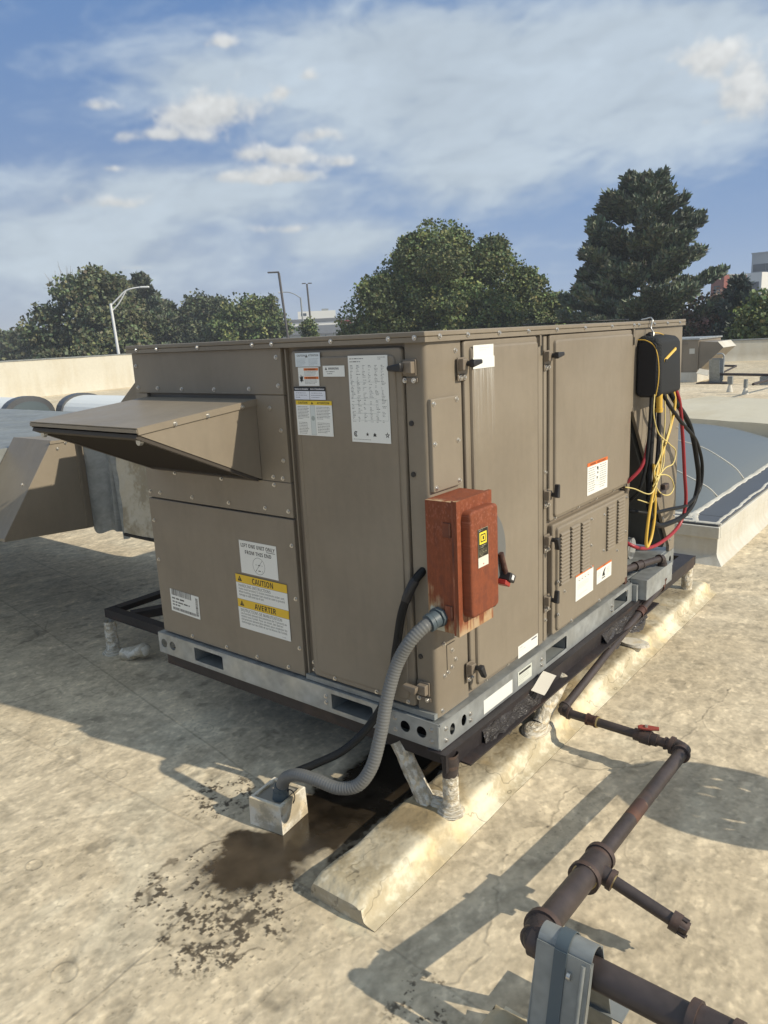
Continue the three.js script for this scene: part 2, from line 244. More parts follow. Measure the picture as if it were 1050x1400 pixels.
  stroke([[-4.9, -1.0], [-2.4, -0.7], [-1.6, -0.55]], 0.006, 0.7, 0.6); stroke([[0.1, 0.55], [0.02, 0.72], [0.06, 1.4]], 0.003, 1, 0.4); stroke([[-0.12, 0.52], [-0.2, 0.75], [-0.35, 1.0]], 0.003, 1, 0.5);
  stroke([[0.55, -1.6], [0.5, -1.0], [0.3, -0.5], [0.28, 0.1], [0.42, 0.4], [0.33, 0.8]], 0.004, 0.8, 0.7, 0.1); stroke([[0.3, -0.5], [0.6, -0.2], [0.95, 0.1]], 0.003, 0.7, 0.6, 0.1);
  for (const [x, z, rr] of [[-2.03, 0.08, 0.04], [-1.69, 0.465, 0.035], [-1.26, 0.47, 0.045], [-1.26, 0.03, 0.045], [-2.5, 0.12, 0.05], [-0.49, 1.13, 0.04], [-1.0, 0.95, 0.03], [0.75, -1.3, 0.24], [0.68, -1.15, 0.3]]) { const p = []; for (let a = 0; a <= 40; a++) p.push([x + rr * Math.cos(a * 0.157) * (1 + 0.06 * Math.sin(a * 0.157 + x * 9)), z + rr * 0.85 * Math.sin(a * 0.157)]); stroke(p, 0.003, 0.9, 0.6, 0.004); }
  const poly = [[-0.44, 0.70], [-0.55, 0.56], [-0.56, 0.45], [-0.47, 0.36], [-0.50, 0.18], [-0.50, -0.2], [-0.5, -0.9], [-0.19, -0.9], [-0.165, 0.1], [-0.17, 0.42], [-0.235, 0.36], [-0.27, 0.44], [-0.2, 0.50], [-0.26, 0.57], [-0.35, 0.62]];
  const sd = (x, z) => { let d = 1e9, ins = false; for (let i = 0, j = poly.length - 1; i < poly.length; j = i++) { const [ax, az] = poly[j], [bx_, bz] = poly[i], ex = bx_ - ax, ez = bz - az, t = Math.min(1, Math.max(0, ((x - ax) * ex + (z - az) * ez) / (ex * ex + ez * ez))); d = Math.min(d, Math.hypot(x - ax - ex * t, z - az - ez * t)); if (az > z !== bz > z && x < ((bx_ - ax) * (z - az)) / (bz - az) + ax) ins = !ins; } return ins ? -d : d; };
  for (let j = Math.floor(pz(-1.4)); j < pz(1.5); j++) for (let i = Math.floor(px(-1.5)); i < px(0.7); i++) {
    const x = X0 + (i + 0.5) / N * S, z = Z0 + (j + 0.5) / N * S, k = j * N + i, n1 = fbm(x * 9 + 40, z * 9 + 40, 5, 256, 4), n2 = fbm(x * 40 + 90, z * 40 + 90, 4, 256, 8), n3 = fbm(x * 16, z * 16 + 70, 4, 256, 19);
    const d = sd(x, z) + (n1 - 0.5) * 0.14 + (n2 - 0.5) * 0.03;
    const wet = sstep(0.014, -0.018, d), damp = sstep(0.07, 0.0, d) * 0.35;
    // leaf silt: dark clumps scattered about the lower left rim
    const reach = sstep(0.36, 0.0, Math.hypot((x + 0.36) * 0.9, (z - 0.72) * 1.0)) + 0.5 * sstep(0.24, 0, Math.hypot(x + 0.78, (z - 0.33))) + 0.35 * sstep(0.2, 0, Math.hypot(x - 0.38, (z - 0.64)));
    const n4 = fbm(x * 110 + 90, z * 110 + 90, 3, 256, 28), silt = sstep(0.60, 0.65, n2 * 0.33 + n3 * 0.27 + n4 * 0.42 + 0.12 * Math.min(1, reach)) * (0.6 + 0.4 * sstep(0.4, 0.6, n2)) * sstep(0.05, 0.3, reach);
    const halo = sstep(0.22, 0.0, d) * 0.25 * sstep(0.4, 0.6, n1 + 0.1);
    const m = 1 - 0.35 * halo;
    let r = base[k * 3] * m, g = base[k * 3 + 1] * m, b = base[k * 3 + 2] * m;
    r = mix(r, 0.04, silt * 0.9); g = mix(g, 0.029, silt * 0.9); b = mix(b, 0.017, silt * 0.9); const tide = sstep(0.012, 0.0, Math.abs(Math.hypot((x + 0.33) * 0.95, z - 0.62) - 0.27 - (n1 - 0.5) * 0.16 - (n3 - 0.5) * 0.05)) * sstep(0.35, 0.55, n3 + 0.05) * (x < -0.2 || z > 0.75 ? 0.7 : 0); r = mix(r, 0.07, tide); g = mix(g, 0.052, tide); b = mix(b, 0.03, tide);
    r *= 1 - damp; g *= 1 - damp; b *= 1 - damp;
    const wd = (0.9 + 1.1 * sstep(0.1, 0.5, z)) * 0.66 + 0.9 * (n1 - 0.5) + 0.9 * (n3 - 0.5) + 0.3 * (n2 - 0.5);
    r = mix(r, 0.046 * wd, wet); g = mix(g, 0.035 * wd, wet); b = mix(b, 0.023 * wd, wet);
    const lap = sstep(0.17, 0.085, Math.abs(x + 0.02) + (n1 - 0.5) * 0.09 + (n2 - 0.5) * 0.02) * (z < 0.57 && z > -1.4 ? sstep(0.59, 0.54, z) : 0) * (x > 0 ? 0.75 : 0); r = mix(r, 0.60, lap); g = mix(g, 0.53, lap); b = mix(b, 0.37, lap);
    base[k * 3] = r; base[k * 3 + 1] = g; base[k * 3 + 2] = b;
    hgt[k] = mix(hgt[k] + silt * 0.25 * n4, 0.25 + 0.03 * n3, wet);
    rough[k * 4 + 1] = Math.round(mix(mix(205, 150, damp), 24 + 60 * n2 * n2, wet));
  }
  const nearC = mk(bytes(base), true), nearB = mk(hgt, false, true), nearR = mk(rough, false);
  M.roofFar = std({ map: farC, bumpMap: farB, bumpScale: 0.009, roughness: 0.82, vertexColors: true });
  M.roofNear = std({ map: nearC, bumpMap: nearB, bumpScale: 0.009, roughnessMap: nearR, roughness: 1, vertexColors: true });
  const xs = [], zs = []; for (let x = -31; x <= 33; x++) xs.push(x); for (let z = -35; z <= 29; z++) zs.push(z);
  const pos = [], uv = [], col = [], near = [], far = [];
  for (const z of zs) for (const x of xs) {
    pos.push(x, 0, z); uv.push((x - X0) / S, (z - Z0) / S);
    const dd = Math.hypot(x + 1, z + 1), k = dd < 4 ? 1 : 1 + (fbm(x * 0.22 + 60, z * 0.22 + 60, 3, 256, 77) - 0.5) * 0.55 * Math.min(1, (dd - 4) / 5);
    col.push(k, k, k * (1 + (k - 1) * 0.12));
  }
  for (let j = 0; j < zs.length - 1; j++) for (let i = 0; i < xs.length - 1; i++) { const a = j * xs.length + i, b = a + 1, c = a + xs.length, e = c + 1; (xs[i] >= X0 && xs[i] < X0 + S && zs[j] >= Z0 && zs[j] < Z0 + S ? near : far).push(a, c, b, b, c, e); }
  const g = new THREE.BufferGeometry();
  g.setAttribute('position', new THREE.Float32BufferAttribute(pos, 3)); g.setAttribute('uv', new THREE.Float32BufferAttribute(uv, 2)); g.setAttribute('color', new THREE.Float32BufferAttribute(col, 3));
  g.setIndex([...near, ...far]); g.addGroup(0, near.length, 0); g.addGroup(near.length, far.length, 1); g.computeVertexNormals();
  const roof = sh(new THREE.Mesh(g, [M.roofNear, M.roofFar])); roof.name = 'roof'; roof.userData = { kind: 'structure', label: 'flat roof under a weathered tan coating with cracks, seams and stains' }; scene.add(roof);

  // the ground round the building, rising slowly towards the horizon
  const rs = [30, 60, 90, 130, 155, 200, 320, 600, 1200, 2400], ys = [-5.2, -5.2, -3.6, -1.2, -0.55, -0.2, 0.5, 0.9, 1.1, 1.2], gp = [], gi = [], n = 72;
  rs.forEach((r, j) => { for (let i = 0; i <= n; i++) { const a = i / n * 6.28319; gp.push(r * Math.cos(a), ys[j], r * Math.sin(a)); if (j && i) { const c = j * (n + 1) + i; gi.push(c - n - 2, c - n - 1, c - 1, c - n - 1, c, c - 1); } } });
  const gg = new THREE.BufferGeometry(); gg.setAttribute('position', new THREE.Float32BufferAttribute(gp, 3)); gg.setIndex(gi); gg.computeVertexNormals();
  const gm = sh(new THREE.Mesh(gg, std({ color: lin(0.13, 0.125, 0.11), roughness: 0.95, side: THREE.DoubleSide }))); gm.name = 'ground'; gm.userData = { kind: 'structure', label: 'grey ground and parking lots around the building' }; scene.add(gm);
}

// ---------- parapets, kerbs and other roof masonry ----------
// an uneven slab: a closed cross-section (across, up) swept along a straight line, with wobble and rounded ends
function swept(sec, len, nl, wob, seed, endDrop = 0.02) {
  const n = sec.length, pos = [], idx = [], uv = [], col = [];
  let per = [0]; for (let i = 0; i < n; i++) { const a = sec[i], b = sec[(i + 1) % n]; per.push(per[i] + Math.hypot(b[0] - a[0], b[1] - a[1])); }
  for (let j = 0; j <= nl; j++) for (let i = 0; i <= n; i++) {
    const [a, b] = sec[i % n], t = j / nl * len, w = (fbm(a * 9 + 30 + seed, t * 5 + b * 14 + 30, 4, 256, seed) - 0.5) * wob, e = Math.min(t, len - t), rd = e < 0.03 ? (1 - e / 0.03) * endDrop : 0, up = b > 0.004;
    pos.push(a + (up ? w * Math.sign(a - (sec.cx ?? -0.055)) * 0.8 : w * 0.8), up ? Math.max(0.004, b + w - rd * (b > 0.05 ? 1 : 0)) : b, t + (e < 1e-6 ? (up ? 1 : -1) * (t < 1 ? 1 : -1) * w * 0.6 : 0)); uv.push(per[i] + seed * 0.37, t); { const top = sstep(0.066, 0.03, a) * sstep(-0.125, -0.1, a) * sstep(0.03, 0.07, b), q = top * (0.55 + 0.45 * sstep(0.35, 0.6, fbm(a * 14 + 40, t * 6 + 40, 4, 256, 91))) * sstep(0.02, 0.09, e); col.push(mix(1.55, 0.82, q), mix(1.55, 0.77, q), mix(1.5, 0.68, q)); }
    if (j && i) { const c = j * (n + 1) + i; idx.push(c - n - 2, c - 1, c - n - 1, c - n - 1, c - 1, c); }
  }
  const g = new THREE.BufferGeometry(); g.setAttribute('position', new THREE.Float32BufferAttribute(pos, 3)); g.setAttribute('uv', new THREE.Float32BufferAttribute(uv, 2)); g.setAttribute('color', new THREE.Float32BufferAttribute(col, 3)); g.setIndex(idx); g.computeVertexNormals();
  const parts = [clean(g)];
  for (const j of [0, nl]) {                                // the two end faces
    const cp = [], ci = [], cu = []; let mx = 0, my = 0; for (let i = 0; i < n; i++) { const k = (j * (n + 1) + i) * 3; cp.push(pos[k], pos[k + 1], pos[k + 2]); cu.push(pos[k] + 0.4, pos[k + 1] + 0.3); mx += pos[k] / n; my += pos[k + 1] / n; }
    cp.push(mx, my, pos[j * (n + 1) * 3 + 2] + (j ? 0.006 : -0.006)); cu.push(mx + 0.4, my + 0.3); for (let i = 0; i < n; i++) ci.push(...(j ? [i, (i + 1) % n, n] : [(i + 1) % n, i, n]));
    const e = new THREE.BufferGeometry(); e.setAttribute('position', new THREE.Float32BufferAttribute(cp, 3)); e.setAttribute('uv', new THREE.Float32BufferAttribute(cu, 2)); e.setAttribute('color', new THREE.Float32BufferAttribute(new Float32Array(cp.length).fill(1.3), 3)); e.setIndex(ci); e.computeVertexNormals(); parts.push(clean(e));
  }
  return mergeGeometries(parts);
}
{
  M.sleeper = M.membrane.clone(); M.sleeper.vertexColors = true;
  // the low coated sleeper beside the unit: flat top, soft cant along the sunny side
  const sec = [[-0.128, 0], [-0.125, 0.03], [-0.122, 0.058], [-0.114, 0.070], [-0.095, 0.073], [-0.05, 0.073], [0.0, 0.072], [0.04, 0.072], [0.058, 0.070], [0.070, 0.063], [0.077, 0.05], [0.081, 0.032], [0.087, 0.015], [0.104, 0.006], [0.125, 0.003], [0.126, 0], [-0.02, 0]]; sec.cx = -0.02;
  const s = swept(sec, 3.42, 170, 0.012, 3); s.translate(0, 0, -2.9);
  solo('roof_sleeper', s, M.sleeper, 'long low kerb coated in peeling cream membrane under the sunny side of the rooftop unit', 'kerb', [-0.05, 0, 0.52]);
  const s2 = swept(sec.map(([a, b]) => [a * 1.0, b]), 0.62, 40, 0.016, 9); s2.rotateY(Math.PI / 2); s2.translate(0.555, 0.001, 0.645);
  solo('roof_sleeper', s2, M.sleeper, 'coated cream kerb cut by the bottom edge beside the pipe bracket', 'kerb', [0.9, 0, 0.645]);
}
function wallLine(name, label, cat, a, b, h, th, capH = 0.05) {
  const d = V(b[0] - a[0], 0, b[1] - a[1]), L = d.length(), ang = Math.atan2(-d.z, d.x), t = thing(name, label, cat, [a[0], 0, a[1]]); t.rotation.y = ang;
  const g = new THREE.BoxGeometry(L, h, th, Math.ceil(L * 1.5), 6, 1), p = g.attributes.position; for (let i = 0; i < p.count; i++) { const x = p.getX(i), y = p.getY(i); p.setZ(i, p.getZ(i) + (fbm(x * 0.9 + 40, y * 1.5 + 40, 3) - 0.5) * 0.05 + (y < -h * 0.45 ? Math.sign(p.getZ(i)) * 0.06 : 0)); } g.computeVertexNormals(); g.translate(L / 2, h / 2, 0);
  part('wall_face', boxUV(g), M.parapet, t);
  const n = Math.round(L / 3); for (let i = 0; i < n; i++) part('coping', rbx(i * L / n + 0.004, (i + 1) * L / n - 0.004, h - 0.012, h + capH - 0.012, -th / 2 - 0.03, th / 2 + 0.03, 0.008, 1), M.galvOld, t);
  return t;
}
wallLine('parapet_wall', 'bright cream parapet along the left edge of the roof', 'parapet', [-28.75, -22.4], [-24.6, 2], 1.36, 0.3);
wallLine('parapet_wall', 'pale grey parapet across the far right edge of the roof', 'parapet', [-28.4, -22.0], [20, -41.1], 0.79, 0.3);

// ---------- the rooftop unit ----------
const U = new Thing('rooftop_unit', 'large tan rooftop air conditioning unit with intake hood and warning stickers', 'air conditioner', [-0.75, 0, -1.2]);
const uadd = (n, g, m, l, p) => U.add(n, g, m, l, p);
const screwG = (() => { const w = new THREE.CylinderGeometry(0.0082, 0.0086, 0.002, 12); w.rotateX(Math.PI / 2); w.translate(0, 0, 0.001); const h = new THREE.CylinderGeometry(0.0047, 0.0055, 0.005, 6); h.rotateX(Math.PI / 2); h.translate(0, 0, 0.0045); return merge([w, h]); })();
const screwR = screwG.clone().rotateY(Math.PI / 2);
const screwGeoL = screwG.clone(), screwGeoR = screwR.clone();
function screw(face, a, y, d = 0, parent = U.g) { const m = sh(new THREE.Mesh(face === 'L' ? screwGeoL : screwGeoR, M.screw)); m.name = 'screw'; const w = face === 'L' ? V(a, y, d) : V(d, y, -a); m.position.copy(w).sub(V(...U.p)); parent.add(m); return m; }
{
  // core of the cabinet
  uadd('cabinet', merge([bx(-1.506, -0.012, 0.402, 1.655, -1.655, -0.012), bx(-1.506, -1.45, 0.402, 1.655, -2.40, -1.657)]), M.paintDark);
  // top cover with its folded edge
  const top = uadd('top_cover', merge([rbx(-1.53, 0.018, 1.668, 1.684, -2.415, 0.018, 0.004), bx(-1.53, 0.018, 1.652, 1.667, 0.0145, 0.0175), bx(0.0145, 0.0175, 1.652, 1.667, -2.412, 0.014), bx(-1.53, -1.527, 1.652, 1.667, -2.412, 0.014)]), M.paint);
  for (const x of [-1.45, -1.31, -1.05, -0.74, -0.64, -0.36, -0.12, -0.02]) screw('L', x, 1.666, 0.018, top);
  for (const u of [0.06, 0.22, 0.42, 0.63, 0.86, 1.12, 1.4, 1.66, 1.72, 1.93, 2.12, 2.31]) screw('R', u, 1.667, 0.018, top);
  const fg = []; for (let i = 0; i < 7; i++) fg.push(new THREE.TorusGeometry(0.06 + i * 0.035, 0.003, 6, 40).rotateX(Math.PI / 2).translate(-0.42, 1.695, -1.98));
  uadd('fan_guard', merge(fg), M.black);

  // left end face, panel by panel
  const lp = (name, x0, x1, y0, y1, d = 0.006, label) => uadd(name, onL(pan(x1 - x0, y1 - y0, d + 0.012, 0.004, 0.0025), x0, y0, -0.012), M.paint, label);
  const up = lp('end_panel', -1.508, -0.612, 1.488, 1.652);
  for (const [x, y] of [[-1.485, 1.6], [-1.485, 1.51], [-1.35, 1.508], [-1.19, 1.505], [-0.99, 1.505], [-0.79, 1.508], [-0.635, 1.52], [-0.635, 1.62]]) screw('L', x, y, 0.006, up);
  const st = lp('end_panel', -1.508, -0.612, 1.036, 1.168, 0.004);
  for (const x of [-1.49, -1.42, -1.2, -0.97, -0.76, -0.635]) screw('L', x, 1.06, 0.004, st);
  for (const x of [-1.30, -1.0, -0.70]) screw('L', x, 1.155, 0.004, st);
  const lo = lp('end_panel', -1.508, -0.612, 0.408, 1.03, 0.006);
  for (const [x, y] of [[-1.485, 0.93], [-1.485, 0.75], [-0.63, 0.93], [-0.63, 0.72], [-0.63, 0.52], [-1.3, 0.425], [-1.07, 0.425], [-0.88, 0.425], [-0.7, 0.425]]) screw('L', x, y, 0.006, lo);
  uadd('seam_gasket', bx(-0.606, -0.566, 0.404, 1.655, -0.02, -0.013), M.gapDark);
  uadd('seam_trim', onL(pan(0.006, 1.24, 0.016, 0.0025, 0.002), -0.594, 0.408, -0.012), M.paint);
  for (const y of [0.44, 0.47]) screw('L', -0.574, y, -0.01);
  const dl = uadd('access_door', onL(pan(0.478, 1.21, 0.022, 0.016, 0.006), -0.557, 0.43, -0.012), M.paint);
  uadd('door_pressing', onL(pan(0.43, 1.165, 0.006, 0.02, 0.005), -0.532, 0.452, 0.0095), M.paint, undefined, dl);
  for (const x of [-0.45, -0.25, -0.11]) screw('L', x, 0.442, 0.0095, dl);
  uadd('drip_strip', bx(-0.6, 0.0, 0.404, 0.424, -0.012, 0.012), M.galvOld);

  // corner post, rounded where the two faces meet
  const cs = new THREE.Shape(); cs.moveTo(-0.072, 0); cs.lineTo(-0.016, 0); cs.quadraticCurveTo(0.004, 0, 0.004, 0.02); cs.lineTo(0.004, 0.196); cs.lineTo(-0.012, 0.196); cs.lineTo(-0.012, 0.016); cs.lineTo(-0.072, 0.016); cs.lineTo(-0.072, 0);
  const cg = new THREE.ExtrudeGeometry(cs, { depth: 1.246, bevelEnabled: false, curveSegments: 8 }); cg.rotateX(-Math.PI / 2); cg.scale(1, 1, 1); cg.translate(0, 0.406, 0);
  // after the turn the shape's second axis runs along -z
  const post = uadd('corner_post', boxUV(cg), M.paint);
  for (const y of [1.405, 1.242, 0.62]) uadd('knockout', cyl([-0.056, y, -0.002], [-0.056, y, 0.0035], 0.0085, 0.0085, 14), M.black, undefined, post);
  for (const [u, y] of [[0.165, 1.62], [0.05, 0.66], [0.1, 0.62], [0.07, 0.55], [0.05, 0.545], [0.095, 0.56], [0.12, 0.58], [0.03, 0.425]]) screw('R', u, y, 0.004, post);
  uadd('wiring_slot', merge([bx(0.0035, 0.0052, 0.55, 0.65, -0.068, -0.0655), bx(0.0035, 0.0052, 0.648, 0.6505, -0.115, -0.068)]), M.gapDark, undefined, post);
  const sp = uadd('cover_plate', onR(pan(0.158, 0.294, 0.012, 0.006, 0.004), 0.008, 1.186, 0.004), M.paint);
  for (const [u, y] of [[0.02, 1.465], [0.148, 1.468], [0.02, 1.34], [0.152, 1.335], [0.022, 1.2], [0.154, 1.202]]) screw('R', u, y, 0.016, sp);

  // doors on the long face; the first has mineral streaks under its sticker
  const dc = document.createElement('canvas'); dc.width = 512; dc.height = 1024; const dx = dc.getContext('2d'); dx.fillStyle = '#f4f3f1'; dx.fillRect(0, 0, 512, 1024);
  { const r = rng(5); for (let i = 0; i < 1500; i++) { dx.fillStyle = 'rgba(' + (r() < 0.5 ? '225,222,214' : '255,255,250') + ',' + (0.04 + 0.08 * r()) + ')'; dx.fillRect(r() * 512, r() * 1024, 1 + r() * 14, 20 + r() * 130); } }
  M.door1 = std({ color: lin(0.285, 0.232, 0.166), map: new THREE.CanvasTexture(dc), roughness: 0.46 }); M.door1.map.colorSpace = THREE.SRGBColorSpace;
  const door = (u0, u1, y0, y1, name = 'access_door', inner = 0.03) => { const d = uadd(name, onR(pan(u1 - u0, y1 - y0, 0.024, 0.016, 0.006), u0, y0, -0.012), M.paint); uadd('door_pressing', onR(pan(u1 - u0 - inner - 0.012, y1 - y0 - inner, 0.012, 0.02, 0.009), u0 + inner, y0 + 0.012, 0.0115), M.paint, undefined, d); return d; };
  const d1 = door(0.205, 0.712, 0.424, 1.648);
  for (const u of [0.3, 0.46, 0.62]) screw('R', u, 0.432, 0.0125, d1);
  uadd('seam_gasket', bx(-0.022, -0.013, 0.404, 1.655, -0.82, -0.712), M.gapDark);
  uadd('seam_trim', onR(pan(0.038, 1.235, 0.022, 0.004, 0.003), 0.722, 0.41, -0.012), M.paint);
  uadd('seam_trim', onR(pan(0.026, 1.235, 0.018, 0.004, 0.003), 0.775, 0.41, -0.012), M.paint);
  for (const y of [1.52, 1.12, 0.5]) screw('R', 0.788, y, 0.006);
  const d2 = door(0.814, 1.656, 0.912, 1.648);
  for (const u of [0.86, 1.08, 1.27, 1.47, 1.6]) screw('R', u, 0.921, 0.0125, d2);
  const d3 = door(0.842, 1.66, 0.412, 0.892, 'louver_panel', 0.026);
  for (const [u, y] of [[0.87, 0.8], [0.87, 0.645], [0.87, 0.5], [1.2, 0.84], [1.2, 0.72], [1.2, 0.62], [1.34, 0.83], [1.34, 0.66], [1.605, 0.86], [1.605, 0.69], [0.93, 0.585], [1.5, 0.62], [1.0, 0.43], [1.3, 0.43]]) screw('R', u, y, 0.0235, d3);
  const ls = new THREE.Shape(); ls.moveTo(0, 0); ls.lineTo(0.0105, 0.0005); ls.quadraticCurveTo(0.010, 0.0065, 0, 0.0088); ls.lineTo(0, 0);
  const lg0 = new THREE.ExtrudeGeometry(ls, { depth: 0.072, bevelEnabled: true, bevelSize: 0.0015, bevelThickness: 0.003, bevelSegments: 2, curveSegments: 5 }); const lg = boxUV(lg0).translate(0, 0, -0.072);
  const slotG = bx(0, 0.0006, -0.0062, 0.0002, -0.072, -0.0);
  for (const [u, y0, n] of [[0.885, 0.628, 15], [0.985, 0.634, 15], [1.09, 0.628, 15], [1.37, 0.656, 14], [1.492, 0.662, 14]]) for (let i = 0; i < n; i++) {
    const m = sh(new THREE.Mesh(lg, M.paint)); m.name = 'louver'; m.position.set(0.0236, y0 + i * 0.0152, -u).sub(V(...U.p)); d3.add(m);
    const s = sh(new THREE.Mesh(slotG, M.gapDark)); s.name = 'louver_slot'; s.position.set(0.0238, y0 + i * 0.0152, -u).sub(V(...U.p)); d3.add(s);
  }
  uadd('corner_clip', onR(pan(0.03, 0.035, 0.012, 0.003, 0.002), 1.612, 0.415, 0.0125), M.pipeRust);
  uadd('door_stay', onR(pan(0.032, 0.045, 0.012, 0.003, 0.002), 1.61, 0.885, 0.0125), M.paintDark);

  // condenser end: slotted plate, slanted coil behind it, machinery space below
  const ps = new THREE.Shape([[1.685, 1.652], [2.408, 1.652], [2.408, 0.402], [2.325, 0.402], [2.325, 0.435], [1.712, 1.262], [1.685, 1.262]].map((q) => new THREE.Vector2(...q)));
  const cp = uadd('condenser_plate', onR(ext(ps, 0.016, 0.002), 0, 0, -0.012), M.paint);
  for (const [u, y] of [[2.33, 0.47], [2.2, 0.62], [2.05, 0.83], [1.9, 1.03], [2.38, 1.1], [2.38, 0.6]]) screw('R', u, y, 0.004, cp);
  uadd('corner_trim', onR(pan(0.02, 1.24, 0.018, 0.004, 0.003), 1.664, 0.41, -0.012), M.paint);
  const cl = bx(-1.45, -0.03, -0.02, 0.05, 0, 1.06); cl.translate(0, 0, 0); const clg = cl.clone(); clg.rotateX(-Math.atan2(0.83, 0.61)); clg.translate(0, 0.435, -2.33);
  uadd('condenser_coil', clg, M.coil);
  uadd('base_pan', bx(-1.45, -0.012, 0.398, 0.404, -2.40, -1.66), M.galv);
  uadd('back_plate', bx(-1.44, -0.5, 0.406, 1.2, -1.675, -1.66), M.coil);
  const comp = uadd('compressor', merge([cyl([-0.25, 0.43, -1.83], [-0.25, 0.70, -1.83], 0.09, 0.088, 26), cyl([-0.25, 0.70, -1.83], [-0.25, 0.75, -1.83], 0.088, 0.03, 26), cyl([-0.25, 0.404, -1.83], [-0.25, 0.43, -1.83], 0.1, 0.1, 20)]), M.black);
  uadd('vent_cap', merge([cyl([-0.16, 0.56, -1.76], [0.0, 0.56, -1.76], 0.055, 0.055, 22)]), M.galv, 'shiny round vent cap');
  for (let i = 0; i < 5; i++) uadd('vent_slot', bx(-0.11 + i * 0.022, -0.104 + i * 0.022, 0.53, 0.60, -1.83, -1.812), M.galv);

  // latches
  const brR = onR(ext(rrect(0.046, 0.052, 0.004), 0.004, 0.001), 0, 0, 0), brTop = merge([brR, onR(ext(rrect(0.03, 0.036, 0.003), 0.02, 0.003), 0.002, 0.012, 0.003), onR(ext(rrect(0.05, 0.02, 0.003), 0.003, 0.001), 0.0, -0.022, 0)]);
  const hG = (h) => { const s = new THREE.Shape(); s.moveTo(-0.012, -0.011); s.lineTo(0.05, -0.006); s.quadraticCurveTo(0.058, 0, 0.05, 0.008); s.lineTo(-0.008, 0.013); s.quadraticCurveTo(-0.018, 0, -0.012, -0.011); return ext(s, 0.016, 0.004); };
  const latchR = (u, y, turn) => { const l = uadd('latch', brTop.clone().translate(0.012, y, -u), M.paintDark); const h = hG().clone(); h.scale(0.8, 1, 1); h.rotateZ(turn); uadd('latch_handle', merge([h, cyl([0, 0, -0.014], [0, 0, 0.004], 0.009, 0.009, 12)]).rotateY(Math.PI / 2).translate(0.05, y + 0.032, -(u + 0.028)), M.black, undefined, l); for (const q of [0.012, 0.036]) screw('R', u + q, y - 0.012, 0.0155, l); };
  latchR(0.163, 1.545, 0.08); latchR(0.172, 0.492, -1.1); latchR(0.762, 1.54, 0.08);
  for (const y of [1.0, 0.815, 0.56]) latchR(0.762, y, y < 0.9 && y > 0.7 ? -1.3 : 1.45);
  const brL = merge([ext(rrect(0.05, 0.05, 0.004), 0.004, 0.001), ext(rrect(0.034, 0.036, 0.003), 0.02, 0.003).translate(0.012, 0.008, 0.003), ext(rrect(0.06, 0.014, 0.003), 0.003, 0.001).translate(-0.006, -0.02, 0)]);
  for (const [x, y, h] of [[-0.078, 1.552, 0.05], [-0.072, 0.482, -0.15]]) {
    const l = uadd('latch', brL.clone().translate(x, y, 0.002), M.paintDark), k = hG().clone(); k.scale(0.8, 1.15, 1); k.rotateZ(Math.PI + h); uadd('latch_handle', merge([k, cyl([0, 0, -0.014], [0, 0, 0.004], 0.009, 0.009, 12)]).translate(x + 0.008, y + 0.028, 0.028), y > 1 ? M.black : M.paintDark, undefined, l);
    for (const q of [0.006, 0.04]) screw('L', x + q, y - 0.014, 0.005, l);
  }
  for (const u of [0.728, 1.668]) uadd('hinge_slot', bx(0.009, 0.0115, 1.575, 1.645, -u - 0.026, -u - 0.014), M.gapDark);
  for (const u of [0.724, 1.664]) uadd('hinge_pin', rbx(0.006, 0.018, 1.61, 1.65, -u - 0.012, -u, 0.003), M.paint);

  // galvanised base rails with lifting holes and fork pockets
  const railL = new THREE.Shape([[-1.535, 0.308], [0.022, 0.308], [0.022, 0.396], [-1.535, 0.396]].map((q) => new THREE.Vector2(...q)));
  const hole = (s, x, y, r, ry = r) => { const h = new THREE.Path(); h.absellipse(x, y, r, ry, 0, Math.PI * 2, true); s.holes.push(h); };
  const slot = (s, x0, x1, y0, y1) => { const h = new THREE.Path(); h.moveTo(x0, y0); h.lineTo(x0, y1); h.lineTo(x1 - 0.01, y1); h.quadraticCurveTo(x1, y1, x1, y1 - 0.01); h.lineTo(x1, y0); h.lineTo(x0, y0); s.holes.push(h); };
  hole(railL, -1.495, 0.353, 0.021); hole(railL, -1.432, 0.353, 0.021); hole(railL, -0.118, 0.353, 0.021); hole(railL, -0.048, 0.353, 0.021);
  slot(railL, -1.275, -1.085, 0.322, 0.383); slot(railL, -0.462, -0.262, 0.322, 0.383);
  const rg = new THREE.ExtrudeGeometry(railL, { depth: 0.003, bevelEnabled: false, curveSegments: 12 });
  const rl = uadd('base_rail', merge([boxUV(rg.clone().translate(0, 0, 0.021)), bx(-1.535, 0.022, 0.3965, 0.4, -0.03, 0.024), bx(-1.535, 0.022, 0.304, 0.3075, -0.03, 0.024)]), M.galv);
  const railR = new THREE.Shape([[-0.022, 0.308], [1.70, 0.308], [1.70, 0.396], [-0.022, 0.396]].map((q) => new THREE.Vector2(...q)));
  hole(railR, 0.052, 0.353, 0.016, 0.021); hole(railR, 0.125, 0.353, 0.016, 0.021); slot(railR, 0.75, 0.945, 0.322, 0.382); slot(railR, 1.47, 1.64, 0.322, 0.382);
  const rg2 = new THREE.ExtrudeGeometry(railR, { depth: 0.003, bevelEnabled: false, curveSegments: 12 });
  const rr = uadd('base_rail', merge([boxUV(rg2.rotateY(Math.PI / 2).translate(0.0255, 0, 0)), bx(-0.03, 0.028, 0.3965, 0.4, -1.70, 0.0205), bx(-0.03, 0.028, 0.304, 0.3075, -1.70, 0.0205)]), M.galv);
  for (const [x, y] of [[-0.16, 0.373], [-0.16, 0.33], [-0.006, 0.373], [-0.006, 0.33], [-0.49, 0.365], [-0.49, 0.34], [-0.235, 0.36]]) screw('L', x, y, 0.024, rl);
